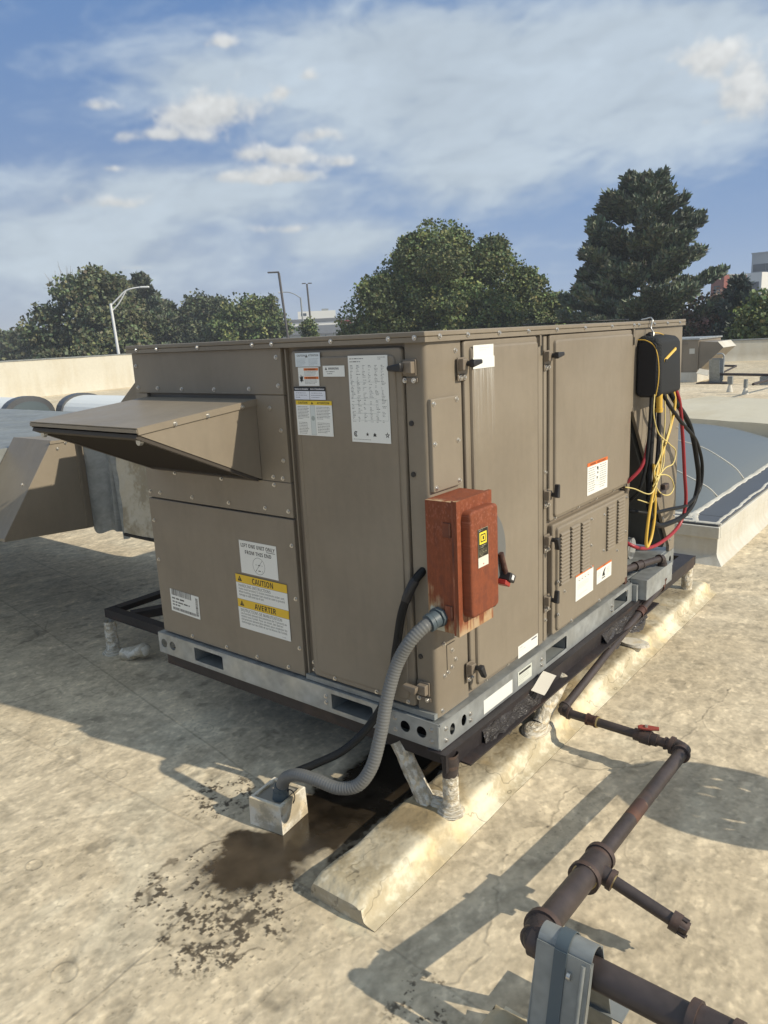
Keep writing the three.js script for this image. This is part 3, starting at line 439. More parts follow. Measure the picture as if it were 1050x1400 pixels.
  for (const [u, y] of [[0.012, 0.373], [0.012, 0.33], [0.165, 0.36], [0.165, 0.335], [0.71, 0.36], [0.71, 0.335], [1.44, 0.36], [1.44, 0.335]]) screw('R', u, y, 0.029, rr);
  uadd('rail_corner', merge([cyl([0.022, 0.312, 0.021], [0.022, 0.393, 0.021], 0.0065, 0.0065, 10)]), M.galv);
  const rear = new THREE.Shape([[1.715, 0.30], [2.41, 0.30], [2.41, 0.396], [1.715, 0.396]].map((q) => new THREE.Vector2(...q))); hole(rear, 2.27, 0.348, 0.018, 0.022); hole(rear, 2.35, 0.348, 0.018, 0.022);
  uadd('rear_rail', merge([boxUV(new THREE.ExtrudeGeometry(rear, { depth: 0.003, bevelEnabled: false }).rotateY(Math.PI / 2).translate(0.0, 0, 0)), bx(-0.1, 0.004, 0.3965, 0.4, -2.41, -1.715), bx(0.006, 0.09, 0.305, 0.41, -2.12, -1.735), bx(0.006, 0.05, 0.30, 0.385, -1.73, -1.705)]), M.galv);
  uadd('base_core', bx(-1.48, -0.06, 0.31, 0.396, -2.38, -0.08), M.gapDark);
  for (const [a, b] of [[-1.275, -1.085], [-0.462, -0.262]]) uadd('fork_pocket', merge([bx(a - 0.004, a, 0.318, 0.385, -0.078, 0.018), bx(a, b, 0.314, 0.318, -0.078, 0.018)]), M.galvOld);
  for (const [a, b] of [[0.75, 0.945], [1.47, 1.64]]) uadd('fork_pocket', merge([bx(-0.058, 0.02, 0.314, 0.318, -b, -a), bx(-0.058, 0.02, 0.318, 0.385, -b - 0.004, -b)]), M.galvOld);

  // intake hood on the end face
  const hx0 = -1.43, hx1 = -0.762, A = [0.004, 1.468], B = [0.515, 1.424], C = [0.006, 1.172];
  const fl = [bx(-1.508, hx0 - 0.001, 1.17, 1.486, -0.012, 0.0045), bx(hx1 + 0.001, -0.612, 1.17, 1.486, -0.012, 0.0045)];
  const hood = uadd('intake_hood', fl[0], M.paint); uadd('hood_flange', fl[1], M.paint, undefined, hood);
  const tri = (x, th) => { const s = new THREE.Shape([[-A[0], A[1]], [-B[0], B[1]], [-B[0], B[1] - 0.018], [-C[0], C[1]]].map((q) => new THREE.Vector2(...q))); return boxUV(new THREE.ExtrudeGeometry(s, { depth: th, bevelEnabled: false }).rotateY(Math.PI / 2)).translate(x, 0, 0); };
  uadd('hood_side', tri(hx1 - 0.003, 0.003), M.paint, undefined, hood); uadd('hood_side', tri(hx0, 0.003), M.paint, undefined, hood);
  const dl_ = Math.hypot(B[0] - A[0], B[1] - A[1]), sl = Math.atan2(A[1] - B[1], B[0] - A[0]);
  const tp = merge([bx(hx0 - 0.006, hx1 + 0.006, 0, 0.003, 0, dl_ + 0.004), bx(hx1 + 0.003, hx1 + 0.006, -0.02, 0, 0, dl_ + 0.002), bx(hx0 - 0.006, hx0 - 0.003, -0.02, 0, 0, dl_ + 0.002)]).rotateX(sl).translate(0, A[1] + 0.001, A[0]);
  const hoodTop = uadd('hood_top', tp, M.paint, undefined, hood);
  uadd('hood_lip', merge([bx(hx0 - 0.006, hx1 + 0.006, B[1] - 0.013, B[1] - 0.001, B[0] + 0.003, B[0] + 0.006)]), M.paint, undefined, hood);
  const f1 = Math.hypot(B[0] - C[0], B[1] - 0.019 - C[1]), fa = Math.atan2(B[1] - 0.019 - C[1], B[0] - C[0]); const filt = [bx(hx0 + 0.004, hx1 - 0.004, -0.004, 0, 0.01, f1)];
  filt.push(bx(hx0 + 0.004, hx0 + 0.03, -0.012, -0.004, 0.01, f1), bx(hx1 - 0.03, hx1 - 0.004, -0.012, -0.004, 0.01, f1), bx(hx0 + 0.03, hx1 - 0.03, -0.012, -0.004, f1 - 0.03, f1), bx(hx0 + 0.03, hx1 - 0.03, -0.012, -0.004, 0.01, 0.04)); for (let i = 1; i < 24; i++) { const x = hx0 + 0.03 + i * 0.0255; filt.push(bx(x, x + 0.003, -0.008, -0.004, 0.04, f1 - 0.03)); }
  uadd('hood_filter', merge(filt).rotateX(-fa).translate(0, C[1], C[0]), M.filter, undefined, hood);
  for (const k of [0.14, 0.45, 0.72]) { const s = screw('R', -(A[0] + (B[0] - A[0]) * k), A[1] - (A[1] - B[1]) * k - 0.012, hx1 + 0.006, hood); }
  const bolt = (x, y, z) => uadd('hood_knob', merge([cyl([x, y, z], [x, y, z + 0.012], 0.013, 0.012, 16), cyl([x, y, z - 0.006], [x, y, z], 0.006, 0.006, 8)]), M.steel, undefined, hood);
  bolt(hx1 - 0.03, B[1] - 0.045, B[0] - 0.03); bolt(hx0 + 0.03, B[1] - 0.045, B[0] - 0.03);
  for (const [x, y] of [[-0.69, 1.44], [-0.64, 1.36], [-0.64, 1.25], [-0.7, 1.185], [-0.65, 1.183]]) screw('L', x, y, 0.0045, hood);
  // a second, steeper hood on the hidden end
  const h2 = new THREE.Shape([[-1.53, 1.60], [-1.95, 1.545], [-2.17, 1.395], [-2.17, 1.345], [-1.53, 1.30]].map((q) => new THREE.Vector2(...q)));
  uadd('side_hood', boxUV(new THREE.ExtrudeGeometry(h2, { depth: 0.8, bevelEnabled: true, bevelSize: 0.002, bevelThickness: 0.002, bevelSegments: 1 })).translate(0.015, 0, -1.12), M.paint);
}
// ---------- stickers ----------
function canvasTex(w, h, k, draw) { const c = document.createElement('canvas'); c.width = Math.round(w * k); c.height = Math.round(h * k); const x = c.getContext('2d'); x.fillStyle = '#f1f1ec'; x.fillRect(0, 0, c.width, c.height); x.textBaseline = 'middle'; draw(x, c.width, c.height); const t = new THREE.CanvasTexture(c); t.colorSpace = THREE.SRGBColorSpace; return t; }
const LAB = lin(0.86, 0.87, 0.86);
function sticker(face, a, y, w, h, d, tex, label, tilt = 0, parent = U.g, name = 'sticker') {
  const g = new THREE.BoxGeometry(w, h, 0.0008), p = g.attributes.position, uv = g.attributes.uv; for (let i = 0; i < p.count; i++) uv.setXY(i, p.getX(i) / w + 0.5, p.getY(i) / h + 0.5);
  g.rotateZ(tilt); if (face === 'R') g.rotateY(Math.PI / 2);
  const c = face === 'L' ? V(a + w / 2, y + h / 2, d + 0.0012) : V(d + 0.0012, y + h / 2, -(a + w / 2)); g.translate(c.x, c.y, c.z);
  return uadd(name, g, std({ color: LAB, map: tex, roughness: 0.45 }), label, parent);
}
const T = (x, s, px, py, size, o = {}) => { x.fillStyle = o.c || '#111'; x.font = (o.b ? 'bold ' : '') + size + 'px sans-serif'; x.textAlign = o.a || 'left'; if (o.w) x.fillText(s, px, py, o.w); else x.fillText(s, px, py); };
const lines = (x, px, py, w, n, step, size, seed, c = '#333') => { const r = rng(seed); x.fillStyle = c; for (let i = 0; i < n; i++) { let q = px; const end = px + w * (i === n - 1 ? 0.4 + 0.4 * r() : 0.86 + 0.14 * r()); while (q < end - size) { const l = size * (0.8 + 2.4 * r()); x.globalAlpha = 0.45 + 0.4 * r(); x.fillRect(q, py + i * step, Math.min(l, end - q), size * 0.55); q += l + size * 0.45; } } x.globalAlpha = 1; };
const warnTri = (x, cx, cy, s, c = '#111', k = '#f3c52c') => { x.fillStyle = c; x.beginPath(); x.moveTo(cx, cy - s); x.lineTo(cx + s, cy + s * 0.8); x.lineTo(cx - s, cy + s * 0.8); x.fill(); x.fillStyle = k; x.fillRect(cx - s * 0.1, cy - s * 0.35, s * 0.2, s * 0.6); x.fillRect(cx - s * 0.1, cy + s * 0.4, s * 0.2, s * 0.2); };
{
  const D = 0.0165;
  sticker('L', -0.529, 1.586, 0.116, 0.046, D, canvasTex(0.116, 0.046, 3000, (x, w, h) => { x.fillStyle = '#dfe6ea'; x.fillRect(0, 0, w, h); T(x, 'CAUTION', w * 0.24, h * 0.2, h * 0.19, { a: 'center', b: 1, c: '#555' }); T(x, 'ATTENTION', w * 0.74, h * 0.2, h * 0.19, { a: 'center', b: 1, c: '#555' }); warnTri(x, w * 0.46, h * 0.22, h * 0.13, '#222', '#eee'); lines(x, w * 0.05, h * 0.42, w * 0.4, 6, h * 0.09, h * 0.05, 3, '#8a949a'); lines(x, w * 0.54, h * 0.42, w * 0.4, 6, h * 0.09, h * 0.05, 4, '#8a949a'); }), 'pale caution and attention sticker');
  sticker('L', -0.519, 1.521, 0.096, 0.063, D, canvasTex(0.096, 0.063, 3000, (x, w, h) => { for (const y of [0.05, 0.5]) { x.fillStyle = '#e2762a'; x.fillRect(w * 0.28, h * y, w * 0.7, h * 0.13); T(x, 'WARNING', w * 0.66, h * (y + 0.07), h * 0.12, { a: 'center', b: 1 }); warnTri(x, w * 0.4, h * (y + 0.065), h * 0.05, '#111', '#e2762a'); lines(x, w * 0.3, h * (y + 0.17), w * 0.64, 4, h * 0.065, h * 0.035, 5 + y * 10); } x.fillStyle = '#1a1a1a'; x.beginPath(); x.moveTo(w * 0.14, h * 0.82); x.lineTo(w * 0.21, h * 0.66); x.lineTo(w * 0.24, h * 0.44); x.lineTo(w * 0.17, h * 0.52); x.lineTo(w * 0.12, h * 0.38); x.lineTo(w * 0.1, h * 0.55); x.lineTo(w * 0.05, h * 0.48); x.lineTo(w * 0.08, h * 0.66); x.fill(); x.fillRect(w * 0.06, h * 0.7, w * 0.18, h * 0.04); }), 'white sticker with two orange warning bars');
  sticker('L', -0.403, 1.552, 0.096, 0.036, D, canvasTex(0.096, 0.036, 3000, (x, w, h) => { warnTri(x, w * 0.15, h * 0.27, h * 0.14, '#111', '#eee'); T(x, 'WARNING', w * 0.25, h * 0.27, h * 0.27, { b: 1 }); lines(x, w * 0.14, h * 0.52, w * 0.66, 1, h * 0.1, h * 0.1, 6); lines(x, w * 0.2, h * 0.7, w * 0.56, 1, h * 0.1, h * 0.1, 7); }), 'small white sticker reading WARNING');
  sticker('L', -0.545, 1.474, 0.148, 0.044, D + 0.001, canvasTex(0.148, 0.044, 3000, (x, w, h) => { x.fillStyle = '#e8eaf2'; x.fillRect(0, 0, w, h); x.fillStyle = '#14161c'; x.fillRect(0, 0, w, h * 0.32); T(x, 'Notice to Installer', w * 0.25, h * 0.17, h * 0.17, { a: 'center', b: 1, c: '#fff', w: w * 0.44 }); T(x, "Avis à l'installateur", w * 0.75, h * 0.17, h * 0.17, { a: 'center', b: 1, c: '#fff', w: w * 0.44 }); x.fillStyle = '#333'; x.fillRect(w * 0.495, 0, w * 0.01, h); lines(x, w * 0.05, h * 0.45, w * 0.38, 3, h * 0.17, h * 0.08, 8, '#667'); lines(x, w * 0.55, h * 0.45, w * 0.38, 3, h * 0.17, h * 0.08, 9, '#667'); x.strokeStyle = '#333'; x.lineWidth = 2; x.strokeRect(1, 1, w - 2, h - 2); }), 'sticker with black notice to installer header');
  sticker('L', -0.541, 1.351, 0.168, 0.12, D, canvasTex(0.168, 0.12, 3000, (x, w, h) => { x.fillStyle = '#eecb3a'; x.fillRect(0, 0, w, h * 0.12); T(x, 'CAUTION', w * 0.2, h * 0.065, h * 0.085, { a: 'center', b: 1 }); T(x, 'ATTENTION', w * 0.77, h * 0.065, h * 0.085, { a: 'center', b: 1 }); warnTri(x, w * 0.46, h * 0.065, h * 0.045, '#111', '#eecb3a'); lines(x, w * 0.04, h * 0.17, w * 0.33, 9, h * 0.042, h * 0.026, 11); lines(x, w * 0.57, h * 0.17, w * 0.4, 9, h * 0.042, h * 0.026, 12); lines(x, w * 0.05, h * 0.62, w * 0.28, 8, h * 0.045, h * 0.026, 13); lines(x, w * 0.58, h * 0.62, w * 0.36, 7, h * 0.045, h * 0.026, 14); x.fillStyle = '#d9dfdc'; x.fillRect(w * 0.4, h * 0.14, w * 0.13, h * 0.84); x.strokeStyle = '#777'; x.lineWidth = 2; x.strokeRect(w * 0.4, h * 0.14, w * 0.13, h * 0.84); x.fillStyle = '#aab2ae'; x.beginPath(); x.arc(w * 0.465, h * 0.5, h * 0.07, 0, 7); x.fill(); }), 'caution and attention sticker with a yellow header');
  sticker('L', -0.29, 1.339, 0.163, 0.279, D, canvasTex(0.163, 0.279, 3000, (x, w, h) => {
    const r = rng(17); lines(x, w * 0.04, h * 0.03, w * 0.4, 2, h * 0.034, h * 0.016, 15, '#111'); lines(x, w * 0.76, h * 0.02, w * 0.2, 2, h * 0.02, h * 0.01, 16);
    for (let i = 0; i < 40; i++) { const y = h * (0.11 + i * 0.0165), hd = i % 6 === 0; for (let q = 0; q < 6; q++) if (r() < 0.86) lines(x, w * (0.04 + q * 0.155 + 0.02 * r()), y, w * (0.06 + 0.09 * r()), 1, 1, h * (hd ? 0.013 : 0.010), 30 + i * 7 + q, r() < 0.3 ? '#222' : '#555'); }
    x.strokeStyle = '#7a8580'; x.lineWidth = 1.5; for (const y of [0.30, 0.49, 0.56, 0.66, 0.74]) { x.beginPath(); x.moveTo(w * 0.04, h * y); x.lineTo(w * 0.7, h * y); x.stroke(); } x.strokeRect(w * 0.72, h * 0.5, w * 0.24, h * 0.24);
    x.fillStyle = '#f1f1ec'; x.fillRect(0, h * 0.86, w, h * 0.09);
    x.strokeStyle = '#111'; x.lineWidth = w * 0.02; x.beginPath(); x.arc(w * 0.11, h * 0.905, w * 0.045, 0.9, 5.4); x.stroke(); x.beginPath(); x.arc(w * 0.115, h * 0.905, w * 0.016, 0.9, 5.4); x.stroke();
    for (const [cx, kind] of [[0.41, 0], [0.6, 1], [0.92, 2]]) { x.beginPath(); x.fillStyle = '#111'; x.lineWidth = w * 0.012; for (let a = 0; a < 10; a++) { const R_ = w * (a % 2 ? 0.018 : 0.045), t = a * 0.628 - 1.571; x.lineTo(w * cx + R_ * Math.cos(t), h * 0.905 + R_ * Math.sin(t)); } x.closePath(); kind === 1 ? (x.moveTo(w * cx, h * 0.88), x.lineTo(w * cx + w * 0.045, h * 0.925), x.lineTo(w * cx - w * 0.045, h * 0.925), x.fill()) : kind ? x.stroke() : x.fill(); }
    lines(x, w * 0.04, h * 0.965, w * 0.9, 1, 1, h * 0.009, 99); }), 'tall rating sticker dense with small print');
  const d = 0.0062;
  sticker('L', -0.927, 0.779, 0.212, 0.136, d, canvasTex(0.212, 0.136, 2500, (x, w, h) => { T(x, 'LIFT ONE UNIT ONLY', w / 2, h * 0.14, h * 0.155, { a: 'center', b: 1, w: w * 0.92 }); x.fillStyle = '#111'; x.fillRect(w * 0.735, h * 0.225, w * 0.225, h * 0.016); T(x, 'FROM THIS END', w / 2, h * 0.34, h * 0.155, { a: 'center', b: 1, w: w * 0.72 }); x.strokeStyle = '#444'; x.lineWidth = 3; x.beginPath(); x.arc(w / 2, h * 0.70, h * 0.25, 0, 7); x.stroke(); x.beginPath(); x.moveTo(w * 0.6, h * 0.52); x.lineTo(w * 0.4, h * 0.88); x.stroke(); x.fillStyle = '#222'; for (const y of [0.66, 0.83]) { x.fillRect(w * 0.42, h * y, 8, 7); x.fillRect(w * 0.48, h * y, w * 0.06, 8); x.fillRect(w * 0.58, h * y, 8, 7); } }), 'white sticker reading LIFT ONE UNIT ONLY FROM THIS END');
  sticker('L', -0.966, 0.538, 0.294, 0.232, d + 0.0012, canvasTex(0.294, 0.232, 2500, (x, w, h) => {
    for (const [y, s, tx, hd, ls_] of [[0, 'CAUTION', 0.54, 'HANDLING INSTRUCTIONS', ['Forks must be (min) 72 inches minimum under unit.', 'When hoisting, spreader bars must be used to prevent', 'damage to sides and top of unit.']], [0.455, 'AVERTIR', 0.55, 'INSTRUCTIONS DE MANUTENTION', ['Les fourches doivent être (minimum de 72 pouces) au', "moins sous l'unité. Pour un treuil, des barres", "d'écartement doivent être utilisées pour empêcher les", "dommages sur les côtés et sur le dessus de l'unité."]]]) {
      x.fillStyle = '#efc42f'; x.fillRect(0, h * y, w, h * 0.15); x.fillStyle = '#333'; x.fillRect(0, h * (y + 0.15), w, 2); x.fillRect(0, h * y, w, 2); warnTri(x, w * 0.085, h * (y + 0.08), h * 0.055, '#111', '#efc42f'); T(x, s, w * tx, h * (y + 0.08), h * 0.135, { a: 'center', b: 1, w: w * 0.42 });
      T(x, hd, w * 0.045, h * (y + 0.205), h * 0.075, { c: '#333', w: w * (y ? 0.82 : 0.64) }); ls_.forEach((q, i) => T(x, q, w * 0.045, h * (y + 0.265 + i * 0.054), h * 0.052, { c: '#222', w: w * (i === 2 && !y ? 0.5 : 0.9) })); }
    lines(x, w * 0.84, h * 0.955, w * 0.13, 1, 1, h * 0.014, 77, '#777'); }), 'sticker with yellow CAUTION and AVERTIR bars');
  sticker('L', -1.428, 0.518, 0.2, 0.104, d, canvasTex(0.2, 0.104, 2500, (x, w, h) => { const r = rng(8); x.fillStyle = '#111'; for (let q = w * 0.04; q < w * 0.72;) { const b = 2 + r() * 6; x.fillRect(q, 0, b, h * 0.26); q += b + 2 + r() * 5; } lines(x, w * 0.05, h * 0.36, w * 0.75, 1, 1, h * 0.12, 21, '#111'); lines(x, w * 0.06, h * 0.52, w * 0.7, 2, h * 0.13, h * 0.11, 22, '#111'); for (let q = w * 0.06; q < w * 0.86;) { const b = 2 + r() * 5; x.fillRect(q, h * 0.8, b, h * 0.12); q += b + 2 + r() * 3; } for (let q = h * 0.1; q < h * 0.9;) { const b = 2 + r() * 5; x.fillRect(w * 0.88, q, w * 0.08, b); q += b + 2 + r() * 4; } }), 'white shipping sticker with barcodes', -0.03);
  // long face
  const e = 0.0232, orange = (x, w, h, s) => { x.fillStyle = '#e0702c'; x.fillRect(0, 0, w, h * 0.11); T(x, s, w / 2, h * 0.06, h * 0.085, { a: 'center', b: 1, w: w * 0.9 }); };
  sticker('R', 0.242, 1.588, 0.128, 0.044, e, canvasTex(0.128, 0.044, 3000, (x, w, h) => { lines(x, w * 0.3, h * 0.2, w * 0.5, 2, h * 0.16, h * 0.07, 41, '#bbb'); }), 'bleached white sticker');
  sticker('R', 0.238, 1.556, 0.136, 0.037, e + 0.001, canvasTex(0.136, 0.037, 3000, (x, w, h) => { lines(x, w * 0.1, h * 0.3, w * 0.7, 2, h * 0.3, h * 0.05, 42, '#ddd'); }), 'bleached white sticker');
  sticker('R', 0.524, 0.431, 0.163, 0.05, e, canvasTex(0.163, 0.05, 3000, (x, w, h) => { lines(x, w * 0.06, h * 0.16, w * 0.3, 1, 1, h * 0.1, 78, '#888'); x.fillStyle = '#667'; x.fillRect(w * 0.66, h * 0.12, w * 0.28, h * 0.12); lines(x, w * 0.06, h * 0.4, w * 0.4, 1, 1, h * 0.08, 43, '#999'); }), 'white sticker at the foot of the door');
  sticker('R', 1.147, 0.955, 0.218, 0.142, e, canvasTex(0.218, 0.142, 2500, (x, w, h) => { orange(x, w, h, '⚠ WARNING  ⚠ AVERTISSEMENT'); lines(x, w * 0.05, h * 0.17, w * 0.36, 11, h * 0.07, h * 0.035, 44); lines(x, w * 0.6, h * 0.17, w * 0.36, 11, h * 0.07, h * 0.035, 45); x.fillStyle = '#111'; x.beginPath(); x.moveTo(w * 0.45, h * 0.18); x.lineTo(w * 0.54, h * 0.22); x.lineTo(w * 0.53, h * 0.32); x.lineTo(w * 0.47, h * 0.28); x.fill(); x.fillRect(w * 0.48, h * 0.36, w * 0.05, h * 0.06); x.beginPath(); x.moveTo(w * 0.45, h * 0.5); x.lineTo(w * 0.53, h * 0.53); x.lineTo(w * 0.46, h * 0.6); x.fill(); x.strokeStyle = '#555'; x.lineWidth = 2; x.strokeRect(w * 0.46, h * 0.66, w * 0.1, h * 0.13); x.fillStyle = '#999'; x.fillRect(0, h * 0.62, w, 2); }), 'orange headed warning sticker on the upper door');
  sticker('R', 1.04, 0.503, 0.185, 0.118, e, canvasTex(0.185, 0.118, 2500, (x, w, h) => { x.fillStyle = '#e0702c'; x.fillRect(0, 0, w, h * 0.06); x.strokeStyle = '#333'; x.lineWidth = 5; for (let i = 0; i < 4; i++) { x.beginPath(); x.moveTo(w * (0.2 + i * 0.17), h * 0.14); x.lineTo(w * (0.16 + i * 0.17), h * 0.24); x.lineTo(w * (0.24 + i * 0.17), h * 0.27); x.stroke(); } lines(x, w * 0.1, h * 0.38, w * 0.7, 4, h * 0.06, h * 0.025, 46, '#888'); lines(x, w * 0.1, h * 0.8, w * 0.6, 2, h * 0.06, h * 0.025, 47, '#999'); }), 'white instruction sticker under the louvers');
  sticker('R', 1.264, 0.516, 0.17, 0.076, e, canvasTex(0.17, 0.076, 2500, (x, w, h) => { orange(x, w, h, '⚠ WARNING'); x.fillStyle = '#111'; x.beginPath(); x.moveTo(w * 0.36, h * 0.7); x.lineTo(w * 0.42, h * 0.45); x.lineTo(w * 0.56, h * 0.22); x.lineTo(w * 0.6, h * 0.28); x.lineTo(w * 0.52, h * 0.5); x.lineTo(w * 0.56, h * 0.72); x.fill(); x.fillRect(w * 0.34, h * 0.78, w * 0.24, h * 0.06); lines(x, w * 0.66, h * 0.3, w * 0.26, 6, h * 0.09, h * 0.04, 48, '#555'); lines(x, w * 0.06, h * 0.3, w * 0.22, 4, h * 0.09, h * 0.04, 49, '#777'); }), 'small orange headed warning sticker under the louvers');
  sticker('R', 0.255, 0.316, 0.212, 0.054, 0.0285, canvasTex(0.212, 0.058, 2000, () => { }), 'blank white sticker on the base rail');
  sticker('R', 0.51, 0.322, 0.114, 0.058, 0.0285, canvasTex(0.114, 0.063, 2500, (x, w, h) => { x.fillStyle = '#d9dcd2'; x.fillRect(0, 0, w, h); x.fillStyle = '#222'; x.fillRect(w * 0.08, h * 0.1, w * 0.84, h * 0.16); lines(x, w * 0.08, h * 0.38, w * 0.8, 4, h * 0.13, h * 0.05, 51, '#777'); }), 'printed tag on the base rail');
  // mineral streaks run down from the bleached sticker
  const sc = document.createElement('canvas'); sc.width = 256; sc.height = 512; const q = sc.getContext('2d'); q.fillStyle = '#000'; q.fillRect(0, 0, 256, 512); const r = rng(31);
  for (let i = 0; i < 75; i++) { const X = 10 + 236 * r(), L = 40 + 460 * Math.pow(r(), 1.8), w = 1 + 4.5 * r() * r(), gr = q.createLinearGradient(0, 0, 0, L), a = 0.15 + 0.65 * r(); gr.addColorStop(0, 'rgba(255,255,255,' + a + ')'); gr.addColorStop(0.4, 'rgba(255,255,255,' + a * 0.6 + ')'); gr.addColorStop(1, 'rgba(255,255,255,0)'); q.fillStyle = gr; q.fillRect(X, 0, w, L); }
  const am = new THREE.CanvasTexture(sc), sg = new THREE.PlaneGeometry(0.14, 0.36); sg.rotateY(Math.PI / 2); sg.translate(0.0238, 1.376, -0.308);
  const sm = uadd('mineral_streaks', sg, std({ color: lin(0.68, 0.66, 0.6), alphaMap: am, transparent: true, roughness: 0.8 }), 'white streaks running down the door');
  sm.castShadow = false;
}

// ---------- steel support frame under the unit ----------
const angle = (a, b, w, h, th, m) => { // L-angle along a line: a vertical web and a flange on top
  const d = V(b[0] - a[0], 0, b[2] - a[2]), L = d.length(), g = merge([bx(0, L, -h, 0, 0, th), bx(0, L, -th, 0, th, w)]); g.rotateY(Math.atan2(-d.z, d.x)); g.translate(...a); return g; };
{
  const F = new Thing('support_frame', 'dark brown steel frame carrying the rooftop unit on stub posts', 'frame', [-1, 0, -1.2]), add = F.add.bind(F);
  add('beam', merge([bx(0.05, 0.058, 0.236, 0.302, -2.62, 0.035), bx(0.058, 0.1, 0.236, 0.243, -1.9, -0.05), bx(-0.02, 0.05, 0.295, 0.3015, -2.62, 0.035)]), M.frame);          // along the sunny side
  add('beam', merge([bx(-1.52, 0.03, 0.24, 0.302, -0.01, -0.002), bx(-1.52, 0.03, 0.294, 0.302, -0.09, -0.012)]), M.frame);
  add('beam', merge([bx(-2.42, -0.06, 0.205, 0.255, -0.245, -0.237), bx(-2.42, -0.06, 0.248, 0.255, -0.29, -0.246)]), M.frame);
  add('beam', merge([bx(-2.43, -2.422, 0.205, 0.255, -1.0, -0.237), bx(-2.42, -2.37, 0.248, 0.255, -1.0, -0.30)]), M.frame);
  const cr = bx(-0.03, 0.03, 0.2, 0.246, 0, 0.75); cr.rotateY(-0.45); cr.translate(-1.95, 0, -0.98); add('brace', cr, M.frame);
  add('beam', bx(-2.43, -0.06, 0.2, 0.25, -1.06, -1.005), M.frame);
  add('beam', bx(-2.40, 0.05, 0.236, 0.29, -2.68, -2.625), M.frame);
  // coated stub posts
  const wob = (g, amp, s) => { const p = g.attributes.position; for (let i = 0; i < p.count; i++) { const n = fbm(p.getX(i) * 30 + p.getY(i) * 40 + 70, p.getZ(i) * 40 + p.getY(i) * 22 + 70, 3, 256, s) - 0.5; p.setXYZ(i, p.getX(i) + n * amp, p.getY(i), p.getZ(i) - n * amp); } g.computeVertexNormals(); return g; };
  const stub = (x, z, y0, y1, r, s, label) => { const g = new THREE.CylinderGeometry(r, r * 1.1, y1 - y0, 28, 24, true); g.translate(x, (y0 + y1) / 2, z); const skirt = new THREE.CylinderGeometry(r * 1.05, r * 1.9, 0.03, 28, 5, true); skirt.translate(x, y0 + 0.014, z); return add('post', merge([wob(g, 0.006, s), wob(skirt, 0.010, s + 3)]), M.postCoat, label); };
  stub(0.045, -0.005, 0.068, 0.215, 0.027, 3, 'white coated post with a flaking top'); 
  add('post_top', wob(new THREE.CylinderGeometry(0.03, 0.027, 0.085, 24, 8, true).translate(0.045, 0.248, -0.005), 0.010, 8), M.pipe);
  stub(0.0, -2.69, 0.0, 0.24, 0.03, 5); stub(-2.395, -0.24, 0.0, 0.19, 0.033, 6); stub(-2.40, -1.03, 0, 0.2, 0.033, 7);
  const br = (a, b, r, s, name) => { const g = cyl(a, b, r * 1.12, r, 24); return add(name, wob(new THREE.TubeGeometry(new THREE.LineCurve3(V(...a), V(...b)), 24, r, 20, false), 0.007, s), M.postCoat); };
  br([-0.05, 0.06, 0.0], [-0.185, 0.255, -0.02], 0.031, 11, 'brace'); add('brace_foot', (() => { const g = new THREE.SphereGeometry(0.055, 22, 12, 0, 6.3, 0, 1.5); g.scale(1.3, 0.5, 0.8); g.translate(-0.03, 0.066, -0.03); return wob(g, 0.012, 14); })(), M.postCoat);
  br([0.03, 0.08, -0.69], [0.05, 0.235, -0.86], 0.034, 12, 'brace'); add('brace_foot', (() => { const g = new THREE.SphereGeometry(0.07, 22, 12, 0, 6.3, 0, 1.5); g.scale(0.8, 0.5, 1.3); g.translate(0.03, 0.064, -0.66); return wob(g, 0.012, 15); })(), M.postCoat);
  // torn felt hanging from the flange
  const rag = (x0, z0, z1, drop, s) => { const n = 20, m = 8, g = new THREE.PlaneGeometry(1, 1, n, m), p = g.attributes.position; for (let i = 0; i < p.count; i++) { const u = p.getX(i) + 0.5, v = 0.5 - p.getY(i), nn = fbm(u * 6 + s * 3, v * 3 + 20, 4, 256, s), fold = (nn - 0.5); p.setXYZ(i, x0 + v * (0.04 + drop * 0.4) + fold * 0.05 * v, 0.296 - v * v * drop * (0.5 + nn) - (v > 0.6 ? 0.03 * vn(u * 9, s, 256, s) : 0) + fold * 0.015, mix(z0, z1, u) + fold * 0.04); } g.computeVertexNormals(); return g; };
  M.rag.side = THREE.DoubleSide;
  add('felt_scrap', rag(0.03, -0.2, -0.62, 0.05, 4), M.rag, 'torn glossy black felt under the rail'); add('felt_scrap', rag(0.03, -1.25, -1.75, 0.07, 9), M.rag, 'torn black felt');
  const tg = new THREE.PlaneGeometry(0.055, 0.14, 6, 8), tp = tg.attributes.position; for (let i = 0; i < tp.count; i++) tp.setZ(i, 0.012 * Math.sin(tp.getY(i) * 25)); tg.rotateX(-Math.PI / 2); tg.rotateZ(-0.2); tg.rotateY(0.15); tg.translate(0.085, 0.307, -0.62); tg.computeVertexNormals(); add('paper_tag', tg, std({ color: lin(0.62, 0.58, 0.5), roughness: 0.8, side: THREE.DoubleSide }), 'pale paper tag tucked under the rail');
}
